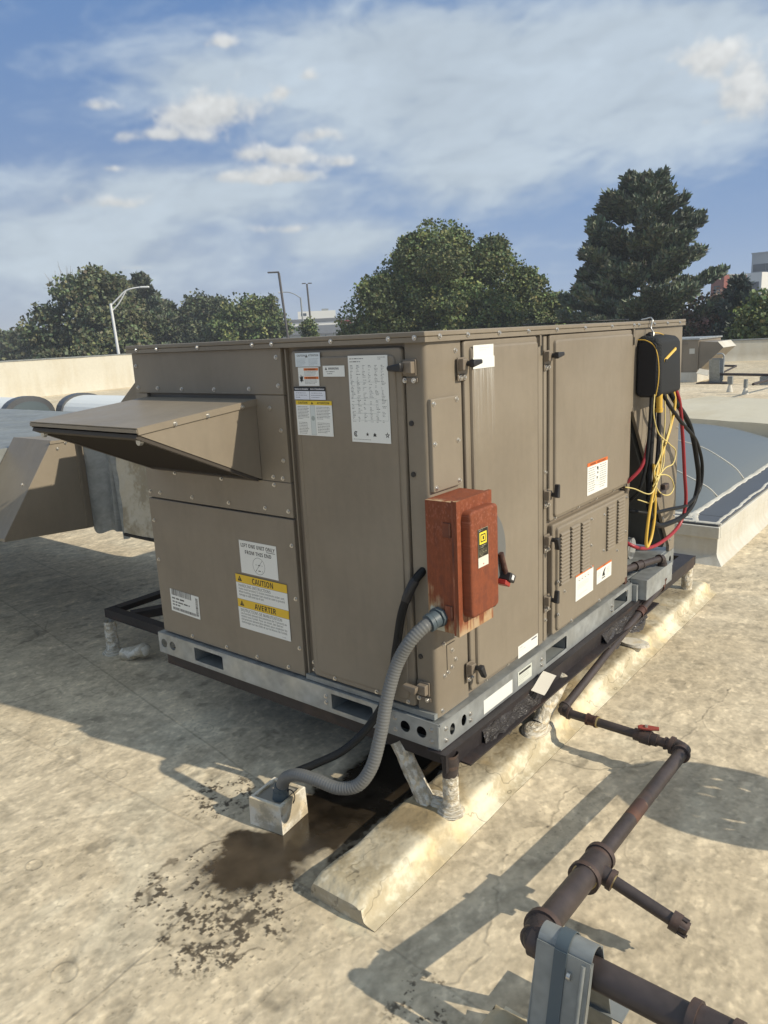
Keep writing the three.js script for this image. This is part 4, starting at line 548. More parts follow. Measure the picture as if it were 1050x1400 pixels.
{ // a loose coated lump beside the rear post and a scrap on the kerb
  const g = new THREE.CapsuleGeometry(0.035, 0.13, 8, 20, 12); const p = g.attributes.position; for (let i = 0; i < p.count; i++) { const n = fbm(p.getX(i) * 30 + 40, p.getY(i) * 25 + p.getZ(i) * 30 + 40, 3) - 0.5; p.setXYZ(i, p.getX(i) * (1 + n * 0.9), p.getY(i), p.getZ(i) * (1 + n * 0.9)); } g.computeVertexNormals(); g.rotateZ(-1.25); g.rotateY(0.35); g.translate(-2.2, 0.045, -0.25);
  solo('coating_lump', boxUV(g), M.postCoat, 'lumpy white coated stub lying at the foot of the brown frame', 'rubble', [-2.2, 0, -0.25]);
  const s = new THREE.CylinderGeometry(0.06, 0.065, 0.012, 18); s.scale(1.3, 1, 0.8); s.translate(0.045, 0.080, -1.7); solo('coating_scrap', boxUV(s), M.postCoat, 'pale flat scrap lying on the kerb under the gas pipe', 'scrap', [0.045, 0.09, -1.7]);
}

// ---------- rusty disconnect switch ----------
{
  const D = new Thing('disconnect_switch', 'rusty red brown electrical disconnect box on the corner of the unit', 'switch box', [0.06, 0.745, -0.07]), add = D.add.bind(D);
  const rustMap = (fade) => dtex(256, 512, (u, v, o) => {
    const a = fbm(u * 6, v * 12, 5, 256, 2), b = fbm(u * 26, v * 52, 3, 256, 7), c = fbm(u * 22, v * 4 + 9, 3, 256, 5), dk = sstep(0.5, 0.78, a + (b - 0.5) * 0.3);
    let r = mix(0.235, 0.15, dk * 0.8), g = mix(0.058, 0.038, dk * 0.8), bl = mix(0.019, 0.016, dk); const k = 0.88 + 0.22 * (c - 0.4) + 0.3 * (b - 0.5) + 0.3 * (a - 0.5);
    const pink = sstep(0.60, 0.7, b) * sstep(0.45, 0.9, v) * 0.4; r = mix(r, 0.33, pink); g = mix(g, 0.13, pink); bl = mix(bl, 0.085, pink);
    r *= k; g *= k; bl *= k;
    const f = fade(u, v, a, b, c); r = mix(r, mix(0.50, 0.54, a), f); g = mix(g, mix(0.30, 0.45, a), f); bl = mix(bl, mix(0.1, 0.30, a), f); const cl = sstep(0.75, 0.98, f); r = mix(r, 0.58, cl); g = mix(g, 0.56, cl); bl = mix(bl, 0.44, cl); set3(o, r, g, bl);
  }, { srgb: true });
  const side = std({ map: rustMap((u, v, a, b, c) => sstep(0.05, 0.34, (0.42 - v) * 0.9 + (0.55 - u) * 0.35 - 0.12 + (a - 0.5) * 0.35 + (c - 0.5) * 0.18)), roughness: 0.75, bumpMap: M.rustB, bumpScale: 0.0012 });
  const front = std({ map: rustMap((u, v, a, b, c) => sstep(0.0, 0.22, (0.15 - v) * 1.3 + (a - 0.5) * 0.25 + (c - 0.5) * 0.3) * 0.72), roughness: 0.75, bumpMap: M.rustB, bumpScale: 0.0012 });
  const coverM = std({ map: rustMap((u, v, a, b, c) => sstep(0.04, 0.14, 0.03 - v + (a - 0.5) * 0.1) * 0.5), roughness: 0.7, bumpMap: M.rustB, bumpScale: 0.001 });
  const e = new THREE.BoxGeometry(0.106, 0.428, 0.2); e.translate(0.057, 0.958, -0.072);
  const box = part('enclosure', e.translate(-D.p[0], -D.p[1], -D.p[2]), [front, front, front, front, side, side].map((m, i) => (i === 4 || i === 5 ? side : front)), D.g);
  // lid: a folded pan over the front edge, with the raised door pressing
  const lid = new THREE.BoxGeometry(0.012, 0.438, 0.208); lid.translate(0.117, 0.957, -0.072); add('lid', merge([lid]), front);
  add('lid_edge', merge([bx(0.104, 0.111, 0.74, 1.177, 0.029, 0.0325)]), M.rust);
  const cv = ext(rrect(0.165, 0.345, 0.02), 0.034, 0.008, 3); { const p = cv.attributes.position, uv = cv.attributes.uv; for (let i = 0; i < p.count; i++) uv.setXY(i, p.getX(i) / 0.165, p.getY(i) / 0.345); }
  add('door_pressing', onR(cv, -0.005, 0.795, 0.1225), coverM);
  for (const y of [1.06, 0.79]) add('hinge', merge([rbx(0.07, 0.094, y, y + 0.046, 0.027, 0.033, 0.002), cyl([0.096, y, 0.032], [0.096, y + 0.046, 0.032], 0.004, 0.004, 10)]), M.rust);
  for (const [x, z] of [[0.1, 0.02], [0.108, -0.005]]) add('bolt', merge([cyl([x, 0.733, z], [x, 0.744, z], 0.006, 0.006, 8)]), M.screw);
  const lt = canvasTex(0.058, 0.122, 4000, (x, w, h) => { x.fillStyle = '#17150f'; x.fillRect(0, 0, w, h); x.fillStyle = '#d8d5c8'; x.fillRect(0, h * 0.74, w, h * 0.26); x.fillStyle = '#b8483a'; x.fillRect(w * 0.46, h * 0.92, w * 0.1, h * 0.03); lines(x, w * 0.1, h * 0.035, w * 0.8, 1, 1, h * 0.035, 61, '#bbb'); x.strokeStyle = '#e5d23c'; x.lineWidth = w * 0.11; x.strokeRect(w * 0.2, h * 0.12, w * 0.6, h * 0.26); x.fillStyle = '#e5d23c'; x.fillRect(w * 0.32, h * 0.175, w * 0.36, h * 0.15); x.fillStyle = '#17150f'; x.fillRect(w * 0.45, h * 0.205, w * 0.14, h * 0.09); lines(x, w * 0.12, h * 0.44, w * 0.76, 2, h * 0.04, h * 0.03, 62, '#cfcab0'); lines(x, w * 0.1, h * 0.54, w * 0.8, 5, h * 0.037, h * 0.026, 63, '#b7b18f'); x.strokeStyle = '#ccc6a8'; x.lineWidth = 3; x.strokeRect(2, 2, w - 4, h * 0.73); });
  { const g = new THREE.BoxGeometry(0.06, 0.124, 0.001), p = g.attributes.position, uv = g.attributes.uv; for (let i = 0; i < p.count; i++) uv.setXY(i, p.getX(i) / 0.06 + 0.5, p.getY(i) / 0.124 + 0.5); g.rotateY(Math.PI / 2); g.translate(0.158, 1.016, -0.062); add('nameplate', g, std({ map: lt, roughness: 0.4 }), 'black and yellow nameplate'); }
  // operating handle: grey quadrant plate, lever, black and red grip
  const q = new THREE.Shape(); q.moveTo(0, -0.09); q.quadraticCurveTo(0.055, -0.06, 0.055, 0.01); q.quadraticCurveTo(0.05, 0.09, 0, 0.13); q.lineTo(0, -0.09);
  const qp = ext(q, 0.03, 0.003); qp.rotateX(0); qp.rotateY(Math.PI / 2).translate(0.115, 0.965, -0.174); add('handle_quadrant', qp, M.grey);
  const lv = merge([cyl([0.152, 0.965, -0.18], [0.162, 0.886, -0.200], 0.010, 0.008, 12), cyl([0.14, 0.955, -0.19], [0.15, 0.882, -0.21], 0.006, 0.006, 10)]); add('lever', lv, M.pipeRust);
  const gp = rbx(-0.022, 0.022, -0.014, 0.014, -0.02, 0.02, 0.004); gp.rotateX(-0.55); gp.translate(0.16, 0.877, -0.206); const grip = add('grip', gp, M.black); const rp = rbx(-0.02, 0.02, -0.008, 0.008, -0.018, 0.018, 0.003); rp.rotateX(-0.55); rp.translate(0.154, 0.862, -0.188); add('grip_end', rp, M.red, undefined, grip);
  const tri_ = [[-0.011, -0.005], [0.011, -0.005], [0, 0.015]]; { const g = new THREE.BoxGeometry(0.016, 0.016, 0.0006); g.rotateY(Math.PI / 2); g.rotateX(-0.55); g.translate(0.1826, 0.879, -0.206); add('grip_mark', g, std({ color: lin(0.7, 0.7, 0.7), roughness: 0.5 }), undefined, grip); }
  add('hasp_ring', new THREE.TorusGeometry(0.011, 0.0035, 8, 18).rotateY(0.4).scale(1, 1.3, 1).translate(0.118, 0.79, -0.182), M.black);
}

// ---------- conduit, cable and the pocket they drop into ----------
{
  const pts = [[0.045, 0.79, 0.05], [0.036, 0.782, 0.085], [0.006, 0.742, 0.125], [-0.036, 0.662, 0.15], [-0.058, 0.55, 0.185], [-0.066, 0.43, 0.22], [-0.085, 0.32, 0.255], [-0.125, 0.258, 0.28], [-0.19, 0.235, 0.30], [-0.28, 0.238, 0.31], [-0.37, 0.228, 0.315], [-0.432, 0.19, 0.315], [-0.462, 0.13, 0.31], [-0.468, 0.09, 0.31]];
  const C = new Thing('flexible_conduit', 'grey ribbed flexible conduit curving from the rusty disconnect box to the roof', 'conduit', [-0.2, 0, 0.2]);
  const curve = new THREE.CatmullRomCurve3(pts.map((p) => V(...p)), false, 'centripetal'), L = curve.getLength(), n = Math.round(L / 0.0021), g = new THREE.TubeGeometry(curve, n, 0.0215, 20, false), fr = 21, p = g.attributes.position, nm = g.attributes.normal;
  for (let i = 0; i < p.count; i++) { const k = Math.floor(i / fr) / n * L, d = 0.0006 * Math.sin(k / 0.0105 * Math.PI * 2); p.setXYZ(i, p.getX(i) + nm.getX(i) * d, p.getY(i) + nm.getY(i) * d, p.getZ(i) + nm.getZ(i) * d); } g.computeVertexNormals();
  C.add('conduit_sleeve', g, M.grey);
  const nut = merge([cyl([0.047, 0.794, 0.030], [0.046, 0.792, 0.046], 0.034, 0.034, 8), cyl([0.046, 0.792, 0.046], [0.042, 0.787, 0.068], 0.028, 0.027, 20), cyl([0.042, 0.787, 0.068], [0.038, 0.784, 0.08], 0.031, 0.030, 10)]); C.add('conduit_fitting', nut, M.bluegrey);
  C.add('conduit_fitting', merge([cyl([-0.467, 0.098, 0.31], [-0.462, 0.135, 0.31], 0.03, 0.028, 10), cyl([-0.462, 0.135, 0.31], [-0.455, 0.155, 0.311], 0.026, 0.025, 20)]), M.bluegrey);
  const kb = [[-0.034, 0.925, -0.005], [-0.046, 0.905, 0.018], [-0.066, 0.86, 0.034], [-0.094, 0.785, 0.042], [-0.122, 0.66, 0.045], [-0.16, 0.49, 0.05], [-0.225, 0.36, 0.075], [-0.30, 0.262, 0.14], [-0.38, 0.215, 0.22], [-0.43, 0.19, 0.275], [-0.472, 0.13, 0.288], [-0.48, 0.09, 0.29]];
  solo('black_cable', tube(kb, 0.0145, 140, 12), M.rubber, 'thick black cable running down the end of the unit behind the grey conduit', 'cable', [-0.034, 0.9, 0]);
  const tape = new Thing('cable_wrap', 'short wrap of black tape on the cable where it enters the unit', 'tape', [-0.07, 0.8, 0.03]); tape.add('wrap', tube([[-0.052, 0.893, 0.024], [-0.066, 0.86, 0.034], [-0.078, 0.83, 0.038]], 0.0165, 12, 12), M.black);
  const b = new Thing('pitch_pocket', 'small white roof box where the conduit enters the roof', 'roof box', [-0.495, 0, 0.30]);
  const ow = new THREE.Shape([[-0.068, -0.068], [0.068, -0.068], [0.068, 0.068], [-0.068, 0.068]].map((q) => new THREE.Vector2(...q))), ih = new THREE.Path([[-0.058, -0.058], [-0.058, 0.058], [0.058, 0.058], [0.058, -0.058]].map((q) => new THREE.Vector2(...q))); ow.holes.push(ih);
  const og = boxUV(new THREE.ExtrudeGeometry(ow, { depth: 0.105, bevelEnabled: true, bevelSize: 0.003, bevelThickness: 0.003, bevelSegments: 1 })); og.rotateX(-Math.PI / 2).rotateY(0.13).translate(-0.495, 0.002, 0.30);
  { const p = og.attributes.position; for (let i = 0; i < p.count; i++) { const y = p.getY(i), k = 1 + Math.max(0, 0.03 - y) * 1.2; p.setXYZ(i, -0.495 + (p.getX(i) + 0.495) * k, y, 0.30 + (p.getZ(i) - 0.30) * k); } }
  b.add('box_wall', og, M.postCoat); b.add('filler', bx(-0.055, 0.055, 0, 0.098, -0.055, 0.055).rotateY(0.13).translate(-0.495, 0.002, 0.30), std({ color: lin(0.27, 0.255, 0.22), roughness: 0.9 }));
  b.add('wire_loop', new THREE.TorusGeometry(0.024, 0.0025, 8, 24).rotateY(0.7).scale(0.7, 1.2, 0.7).translate(-0.43, 0.112, 0.30), M.black);
}

// ---------- gas pipe ----------
M.bare = std({ map: M.rustC, color: lin(0.55, 0.85, 1.1), roughness: 0.6 });
{
  const g = new Thing('gas_pipe', 'brown threaded gas pipe stepping down from the unit across the roof', 'pipe', [0.4, 0, -0.6]), add = g.add.bind(g);
  const P = (name, a, b, r, m = M.pipe) => add(name, cyl(a, b, r, r, 22), m);
  const dir = (a, b) => V(...b).sub(V(...a)).normalize();
  const elbow = (p, din, dout, r, m = M.fitting) => { const q = V(...p), R = r * 1.9, c = new THREE.QuadraticBezierCurve3(q.clone().addScaledVector(din, -R), q, q.clone().addScaledVector(dout, R)); const t = new THREE.TubeGeometry(c, 18, r * 1.22, 20, false); const band = (o, d) => cyl(o.clone().addScaledVector(d, -r * 0.28), o.clone().addScaledVector(d, r * 0.28), r * 1.42, r * 1.42, 22); const core = new THREE.SphereGeometry(r * 1.24, 22, 14); core.translate(...q.clone().addScaledVector(din, -r * 0.42).addScaledVector(dout, r * 0.42).toArray()); add('elbow', merge([clean(t), band(q.clone().addScaledVector(din, -R), din), band(q.clone().addScaledVector(dout, R), dout), clean(core)]), m); };
  const coup = (a, d, r, len, m = M.fitting, name = 'coupling') => { const q = V(...a); add(name, merge([cyl(q.clone().addScaledVector(d, -len), q.clone().addScaledVector(d, len), r * 1.22, r * 1.22, 22), cyl(q.clone().addScaledVector(d, -len), q.clone().addScaledVector(d, -len * 0.65), r * 1.38, r * 1.38, 22), cyl(q.clone().addScaledVector(d, len * 0.65), q.clone().addScaledVector(d, len), r * 1.38, r * 1.38, 22)]), m); };
  const r1 = 0.0175, a0 = [0.0, 0.475, -1.66], a1 = [0.07, 0.452, -2.02], a2 = [0.07, 0.302, -2.025], b = [0.102, 0.135, -0.745], c = [0.60, 0.128, -0.735], t = [0.612, 0.182, 0.125], e = [0.645, 0.268, 0.545], f = [1.35, 0.285, 0.575];
  P('pipe_section', a0, a1, r1); coup([0.025, 0.467, -1.79], dir(a0, a1), r1, 0.035, M.fitting, 'union'); elbow(a1, dir(a0, a1), dir(a1, a2), r1); P('pipe_section', a1, a2, r1); elbow(a2, dir(a1, a2), dir(a2, b), r1, M.pipeRust);
  P('pipe_section', a2, b, r1); coup([0.0785, 0.2575, -1.69], dir(a2, b), r1, 0.03, M.pipeRust); elbow(b, dir(a2, b), dir(b, c), r1);
  P('pipe_section', b, c, r1); coup([0.235, 0.133, -0.742], dir(b, c), r1, 0.022, M.pipeRust, 'union'); add('union_ring', cyl([0.257, 0.1328, -0.7417], [0.262, 0.1327, -0.7416], r1 * 1.3, r1 * 1.3, 20), M.brass);
  const bc = dir(b, c), va = [0.455, 0.1305, -0.738]; const valve = add('valve', merge([cyl(V(...va).addScaledVector(bc, -0.045), V(...va).addScaledVector(bc, 0.045), r1 * 1.4, r1 * 1.4, 8), cyl(V(...va).addScaledVector(bc, -0.02), V(...va).addScaledVector(bc, 0.02), r1 * 1.62, r1 * 1.62, 16), cyl([0.455, 0.145, -0.738], [0.455, 0.17, -0.738], 0.011, 0.010, 12)]), M.fitting);
  M.valveRed = std({ color: lin(0.26, 0.045, 0.03), roughness: 0.55 }); const vh = new THREE.Shape(); vh.moveTo(-0.014, -0.012); vh.lineTo(0.014, -0.012); vh.lineTo(0.046, -0.006); vh.lineTo(0.046, 0.008); vh.lineTo(0.014, 0.012); vh.lineTo(-0.02, 0.012); vh.lineTo(-0.032, 0.004); vh.lineTo(-0.03, -0.008); const vg = ext(vh, 0.006, 0.002); vg.rotateX(-Math.PI / 2 + 0.25); vg.rotateY(0.35); vg.translate(0.455, 0.168, -0.738);
  add('valve_handle', vg, M.valveRed, 'red valve handle', valve); add('handle_nut', cyl([0.455, 0.168, -0.738], [0.455, 0.18, -0.738], 0.007, 0.006, 6), M.screw, undefined, valve);
  coup([0.545, 0.129, -0.736], bc, r1, 0.018); elbow([0.60, 0.128, -0.735], bc, dir(c, t), 0.0235);
  P('pipe_section', c, t, 0.0235); const ct = dir(c, t), te = dir(t, e); { const q0 = V(...c).lerp(V(...t), 0.54), q1 = V(...c).lerp(V(...t), 0.66); add('bare_band', cyl(q0, q1, 0.0237, 0.0237, 22), M.bare, 'scuffed rusty stretch of the pipe'); }
  // tee with a capped branch
  const T0 = V(...t), bd = V(0.98, -0.26, 0.0).normalize();
  add('tee', merge([cyl(T0.clone().addScaledVector(ct, -0.062), T0.clone().addScaledVector(ct, 0.058), 0.038, 0.040, 24), cyl(T0.clone().addScaledVector(ct, -0.066), T0.clone().addScaledVector(ct, -0.048), 0.043, 0.043, 24), cyl(T0.clone().addScaledVector(ct, 0.045), T0.clone().addScaledVector(ct, 0.064), 0.0455, 0.0455, 24), cyl(T0, T0.clone().addScaledVector(bd, 0.06), 0.027, 0.026, 20), cyl(T0.clone().addScaledVector(bd, 0.052), T0.clone().addScaledVector(bd, 0.066), 0.030, 0.030, 20)]), M.fitting);
  add('thread_ring', cyl(T0.clone().addScaledVector(te, 0.064), T0.clone().addScaledVector(te, 0.0665), 0.036, 0.036, 22), M.brass);
  add('thread_ring', cyl(T0.clone().addScaledVector(bd, 0.066), T0.clone().addScaledVector(bd, 0.069), 0.0195, 0.0195, 20), M.brass);
  const be = T0.clone().addScaledVector(bd, 0.243); P('pipe_section', T0, be, 0.0175); const cap = [cyl(be.clone().addScaledVector(bd, -0.012), be.clone().addScaledVector(bd, 0.012), 0.026, 0.0265, 22), cyl(be.clone().addScaledVector(bd, 0.012), be.clone().addScaledVector(bd, 0.034), 0.021, 0.019, 16)]; for (let i = 0; i < 6; i++) { const a = i * 1.047, s = V(0, Math.cos(a), Math.sin(a)).multiplyScalar(0.022); cap.push(cyl(be.clone().add(s).addScaledVector(bd, -0.006), be.clone().add(s).addScaledVector(bd, 0.032), 0.004, 0.004, 6)); } add('pipe_cap', merge(cap), M.fitting);
  P('pipe_section', t, e, 0.033); elbow(e, te, dir(e, f), 0.033); P('pipe_section', e, f, 0.034);
  coup([1.06, 0.278, 0.562], dir(e, f), 0.034, 0.05);
}
{ // galvanised bracket straddling the near pipe, on its coated block
  const g = new Thing('pipe_bracket', 'folded grey sheet metal bracket straddling the near gas pipe', 'bracket', [0.745, 0, 0.585]), add = g.add.bind(g);
  const yTop = 0.345, zc = 0.566, hw = 0.062, leg = (x0, x1, s, y0, th = 0.003) => { const sh_ = new THREE.Shape(); const zt = zc + s * 0.028, zb = zc + s * 0.10; sh_.moveTo(-zt, yTop - 0.006); sh_.lineTo(-zt - s * th, yTop - 0.006); sh_.lineTo(-zb - s * th, y0); sh_.lineTo(-zb, y0); sh_.lineTo(-zt, yTop - 0.006); return boxUV(new THREE.ExtrudeGeometry(sh_, { depth: x1 - x0, bevelEnabled: false }).rotateY(Math.PI / 2)).translate(x0, 0, 0); };
  const X0 = 0.684, X1 = 0.812;
  const saddle = (x0, x1, lift, th) => { const s = new THREE.Shape(); const r = 0.03 + lift; s.absarc(-zc, yTop - 0.022, r, 0.25, Math.PI - 0.25, false); s.absarc(-zc, yTop - 0.022, r - th, Math.PI - 0.25, 0.25, true); return boxUV(new THREE.ExtrudeGeometry(s, { depth: x1 - x0, bevelEnabled: false, curveSegments: 12 }).rotateY(Math.PI / 2)).translate(x0, 0, 0); };
  const ang = Math.atan2(0.072, 0.285);
  const slab = (x0, x1, lift, th, s) => { const q = bx(x0, x1, -0.33, 0, 0, th); q.rotateX(s > 0 ? -ang : ang); q.translate(0, yTop - 0.012, zc + s * (0.03 + lift) - (s > 0 ? 0 : th)); return q; };
  add('bracket_sheet', merge([slab(X0, X1, 0, 0.003, 1), slab(X0, X1, 0, 0.003, -1), saddle(X0, X1, 0, 0.003)]), M.galvOld);
  // side returns of the folded sheet
  for (const x of [X0, X1 - 0.003]) { const s = new THREE.Shape([[-(zc + 0.034), yTop - 0.02], [-(zc + 0.034) + 0.018, yTop - 0.02], [-(zc + 0.118) + 0.028, 0.02], [-(zc + 0.118), 0.02]].map((q) => new THREE.Vector2(...q))); add('side_fold', boxUV(new THREE.ExtrudeGeometry(s, { depth: 0.003, bevelEnabled: false }).rotateY(Math.PI / 2)).translate(x, 0, 0), M.galvOld); }
  add('strap', merge([slab(0.728, 0.758, 0.0036, 0.0025, 1), slab(0.728, 0.758, 0.0036, 0.0025, -1), saddle(0.728, 0.758, 0.005, 0.0025)]), M.bluegrey, 'darker strap over the bracket');
  add('rib', merge([cyl([0.797, yTop - 0.02, zc + 0.036], [0.797, 0.04, zc + 0.115], 0.005, 0.005, 8)]), M.galvOld);
  add('cross_pin', cyl([0.764, yTop - 0.055, zc + 0.045], [0.772, yTop - 0.055, zc + 0.045], 0.009, 0.009, 10), M.steel);
  for (const [a, b] of [[0.07, 0.2], [-0.18, -0.08]]) add('foot_flange', bx(X0 - 0.03, X1 + 0.03, 0.098, 0.102, zc + a, zc + b), M.galvOld);
}

// ---------- gauge bag and its hoses ----------
{
  const B = new Thing('tool_bag', 'black tool bag with yellow piping and zip hanging from the corner of the unit', 'bag', [0.065, 1.33, -1.87]), add = B.add.bind(B);
  const z0 = -1.735, z1 = -2.03, y0 = 1.325, y1 = 1.60, n = 24;
  // body: rounded block, arched above, its faces slightly slack
  const g0 = new RoundedBoxGeometry(0.115, 0.285, 0.325, 8, 0.028); let g = g0.index ? g0 : mergeVertices(g0); const p = g.attributes.position;
  for (let i = 0; i < p.count; i++) { let x = p.getX(i), y = p.getY(i), z = p.getZ(i); const ty = y / 0.1425, tz = z / 0.1625; y += ty > 0 ? (1 - tz * tz) * 0.02 * ty - (x > 0 ? x * 0.32 * ty : 0) : 0; x *= 1 + 0.05 * (1 - ty * ty); const nn = fbm(y * 18 + 40, z * 14 + 40, 4, 256, 8) - 0.5; x += (x > 0 ? 1 : 0) * nn * 0.02; z *= 1 - 0.05 * Math.max(0, ty); p.setXYZ(i, x, y, z); }
  g.computeVertexNormals(); g.translate(0.058, 1.4665, -1.8975); add('bag_body', boxUV(toCreasedNormals(g.toNonIndexed ? g.clone() : g, 1.0)), M.fabric);
  const side = ext(rrect(0.088, 0.25, 0.024), 0.008, 0.003, 2); add('side_panel', side.translate(0.014, 1.333, z0 - 0.003), M.fabricDark);
  const front = (y) => 0.128 + 0.008 * (1 - ((y - 1.4625) / 0.1375) ** 2);
  add('piping', tube([[0.010, 1.598, z0 + 0.0], [0.05, 1.594, z0 + 0.004], [0.088, 1.570, z0 + 0.004], [0.104, 1.535, z0 + 0.002], [0.115, 1.46, z0 + 0.001], [0.113, 1.39, z0 + 0.001], [0.104, 1.335, z0]], 0.0024, 60, 8), M.yellow);
  add('piping', tube([[0.02, 1.60, -1.78], [0.035, 1.622, -1.86], [0.04, 1.624, -1.91], [0.05, 1.61, -1.98], [0.07, 1.575, -2.025]], 0.0022, 40, 8), M.yellow);
  const zp = rbx(-0.002, 0.004, -0.0075, 0.0075, -0.085, 0.085, 0.002); zp.rotateX(0.30); zp.translate(0.117, 1.52, -1.875); add('zip', zp, M.yellow); add('zip_pull', rbx(0.118, 0.126, 1.49, 1.503, -1.812, -1.795, 0.002), M.black);
  const zf = rbx(0, 0.0025, -0.0018, 0.0018, -0.083, 0.083, 0.001); zf.rotateX(0.30); zf.translate(0.120, 1.52, -1.875); add('zip_teeth', zf, std({ color: lin(0.75, 0.6, 0.2), roughness: 0.4 }));
  add('handle_strap', merge([rbx(0.02, 0.05, 1.595, 1.625, -1.83, -1.80, 0.008), rbx(0.02, 0.045, 1.585, 1.63, -1.85, -1.832, 0.006)]), M.fabricDark);
  solo('hanging_hook', tube([[0.035, 1.615, -1.815], [0.045, 1.60, -1.83], [0.045, 1.625, -1.845], [0.03, 1.65, -1.85], [0.032, 1.685, -1.865], [0.018, 1.697, -1.875], [0.0, 1.693, -1.87], [-0.02, 1.69, -1.86]], 0.004, 50, 8), M.steel, 'thin metal hook over the top edge holding the black bag', 'hook', [0.03, 1.66, -1.85]);
  const H = (name, pts, r, m, label, cat, n = 110) => solo(name, tube(pts, r, n, 10), m, label, cat, pts[0], name === 'yellow_lead' ? 'thin yellow leads below the tool bag' : 'hoses below the tool bag');
  H('black_hose', [[0.08, 1.36, -1.96], [0.10, 1.30, -2.0], [0.115, 1.13, -2.24], [0.12, 0.93, -2.37], [0.12, 0.80, -2.42], [0.115, 0.70, -2.38], [0.11, 0.648, -2.24], [0.1, 0.645, -2.05], [0.09, 0.672, -1.86], [0.085, 0.75, -1.765], [0.08, 0.9, -1.75], [0.075, 1.08, -1.775], [0.07, 1.28, -1.81], [0.07, 1.36, -1.82]], 0.0135, M.rubber, 'thick black hose hanging in one big loop below the black bag', 'hose', 160);
  H('black_hose', [[0.09, 1.35, -1.85], [0.11, 1.29, -1.885], [0.12, 1.17, -2.08], [0.125, 1.03, -2.34], [0.125, 0.88, -2.46], [0.12, 0.76, -2.46], [0.115, 0.70, -2.3], [0.1, 0.725, -2.0], [0.08, 0.755, -1.76], [0.02, 0.775, -1.68], [-0.1, 0.77, -1.72]], 0.0095, M.rubber, 'thinner black hose sweeping right then back into the unit', 'hose', 160);
  H('red_hose', [[0.1, 1.35, -2.02], [0.115, 1.29, -2.045], [0.115, 1.11, -2.12], [0.115, 0.9, -2.18], [0.11, 0.7, -2.24], [0.1, 0.61, -2.2], [0.085, 0.56, -2.0], [0.06, 0.56, -1.8], [0.03, 0.60, -1.68], [-0.08, 0.65, -1.68]], 0.0095, M.redHose, 'long red hose hanging down right of the black bag', 'hose', 140);
  H('red_hose', [[0.075, 1.20, -1.75], [0.08, 1.1, -1.715], [0.07, 1.0, -1.665], [0.02, 0.93, -1.62], [-0.05, 0.88, -1.70]], 0.0085, M.redHose, 'short red hose slanting down into the unit', 'hose', 60);
  H('black_hose', [[0.08, 1.33, -1.745], [0.085, 1.2, -1.72], [0.085, 1.0, -1.68], [0.06, 0.88, -1.66], [0.0, 0.82, -1.675], [-0.1, 0.78, -1.75]], 0.0085, M.rubber, 'short black hose beside the short red one', 'hose', 70);
  H('yellow_hose', [[0.1, 1.35, -1.99], [0.11, 1.28, -2.0], [0.11, 1.17, -1.95], [0.11, 1.06, -1.85], [0.11, 0.95, -1.77], [0.11, 0.82, -1.70], [0.11, 0.70, -1.66], [0.105, 0.62, -1.665], [0.1, 0.6, -1.70], [0.1, 0.63, -1.745], [0.1, 0.73, -1.785], [0.1, 0.87, -1.78], [0.1, 1.0, -1.75]], 0.0075, M.yellow, 'yellow hose hanging in a narrow loop below the bag', 'hose', 150);
  const th = (pts, s, label) => H('yellow_lead', pts, 0.003, M.yellowPale, label, 'cable', 90);
  th([[0.1, 1.34, -1.73], [0.11, 1.25, -1.70], [0.12, 1.16, -1.74], [0.13, 1.09, -1.87], [0.13, 1.03, -1.98], [0.13, 0.98, -1.95], [0.125, 0.97, -1.84], [0.12, 0.93, -1.74], [0.11, 0.9, -1.72]], 1, 'thin yellow lead curling out to the right in its upper loop');
  th([[0.12, 0.95, -1.74], [0.13, 0.94, -1.83], [0.13, 0.90, -1.93], [0.13, 0.85, -1.97], [0.13, 0.825, -1.92], [0.125, 0.85, -1.8], [0.12, 0.91, -1.73], [0.115, 1.0, -1.77], [0.11, 1.1, -1.84], [0.11, 1.2, -1.86], [0.1, 1.34, -1.87]], 2, 'thin yellow lead curling in the lower loop by the black clip');
  th([[0.12, 0.93, -1.73], [0.12, 0.97, -1.7], [0.12, 1.05, -1.79], [0.12, 1.12, -1.80], [0.12, 1.0, -1.80], [0.12, 0.9, -1.74], [0.11, 0.82, -1.72], [0.06, 0.84, -1.66]], 3, 'thin yellow lead knotted at the middle of the bundle');
  th([[0.1, 1.33, -1.90], [0.115, 1.2, -1.93], [0.115, 1.08, -1.86], [0.12, 0.99, -1.83], [0.12, 0.92, -1.755], [0.11, 0.87, -1.68], [0.05, 0.90, -1.63], [0.02, 0.91, -1.6]], 4, 'thin yellow lead running left to the unit door edge');
  const gp = new Thing('gauge_probe', 'yellow and black probe handle pointing down under the bag', 'probe', [0.1, 1.33, -1.79]); gp.add('probe_handle', merge([cyl([0.1, 1.34, -1.79], [0.1, 1.27, -1.80], 0.017, 0.015, 14), cyl([0.1, 1.27, -1.80], [0.1, 1.25, -1.80], 0.019, 0.017, 14)]), M.yellow); gp.add('probe_stem', tube([[0.1, 1.25, -1.80], [0.1, 1.1, -1.81], [0.098, 0.95, -1.79], [0.095, 0.86, -1.755]], 0.011, 40, 10), M.black);
  solo('clamp_clip', merge([rbx(0.1, 0.128, 0.83, 0.86, -1.87, -1.79, 0.006), rbx(0.1, 0.128, 0.85, 0.885, -1.91, -1.85, 0.006), cyl([0.114, 0.875, -1.9], [0.114, 0.86, -1.93], 0.01, 0.008, 10)]), M.pipe, 'small dark clip dangling among the yellow leads', 'clip', [0.11, 0.83, -1.85]);
}

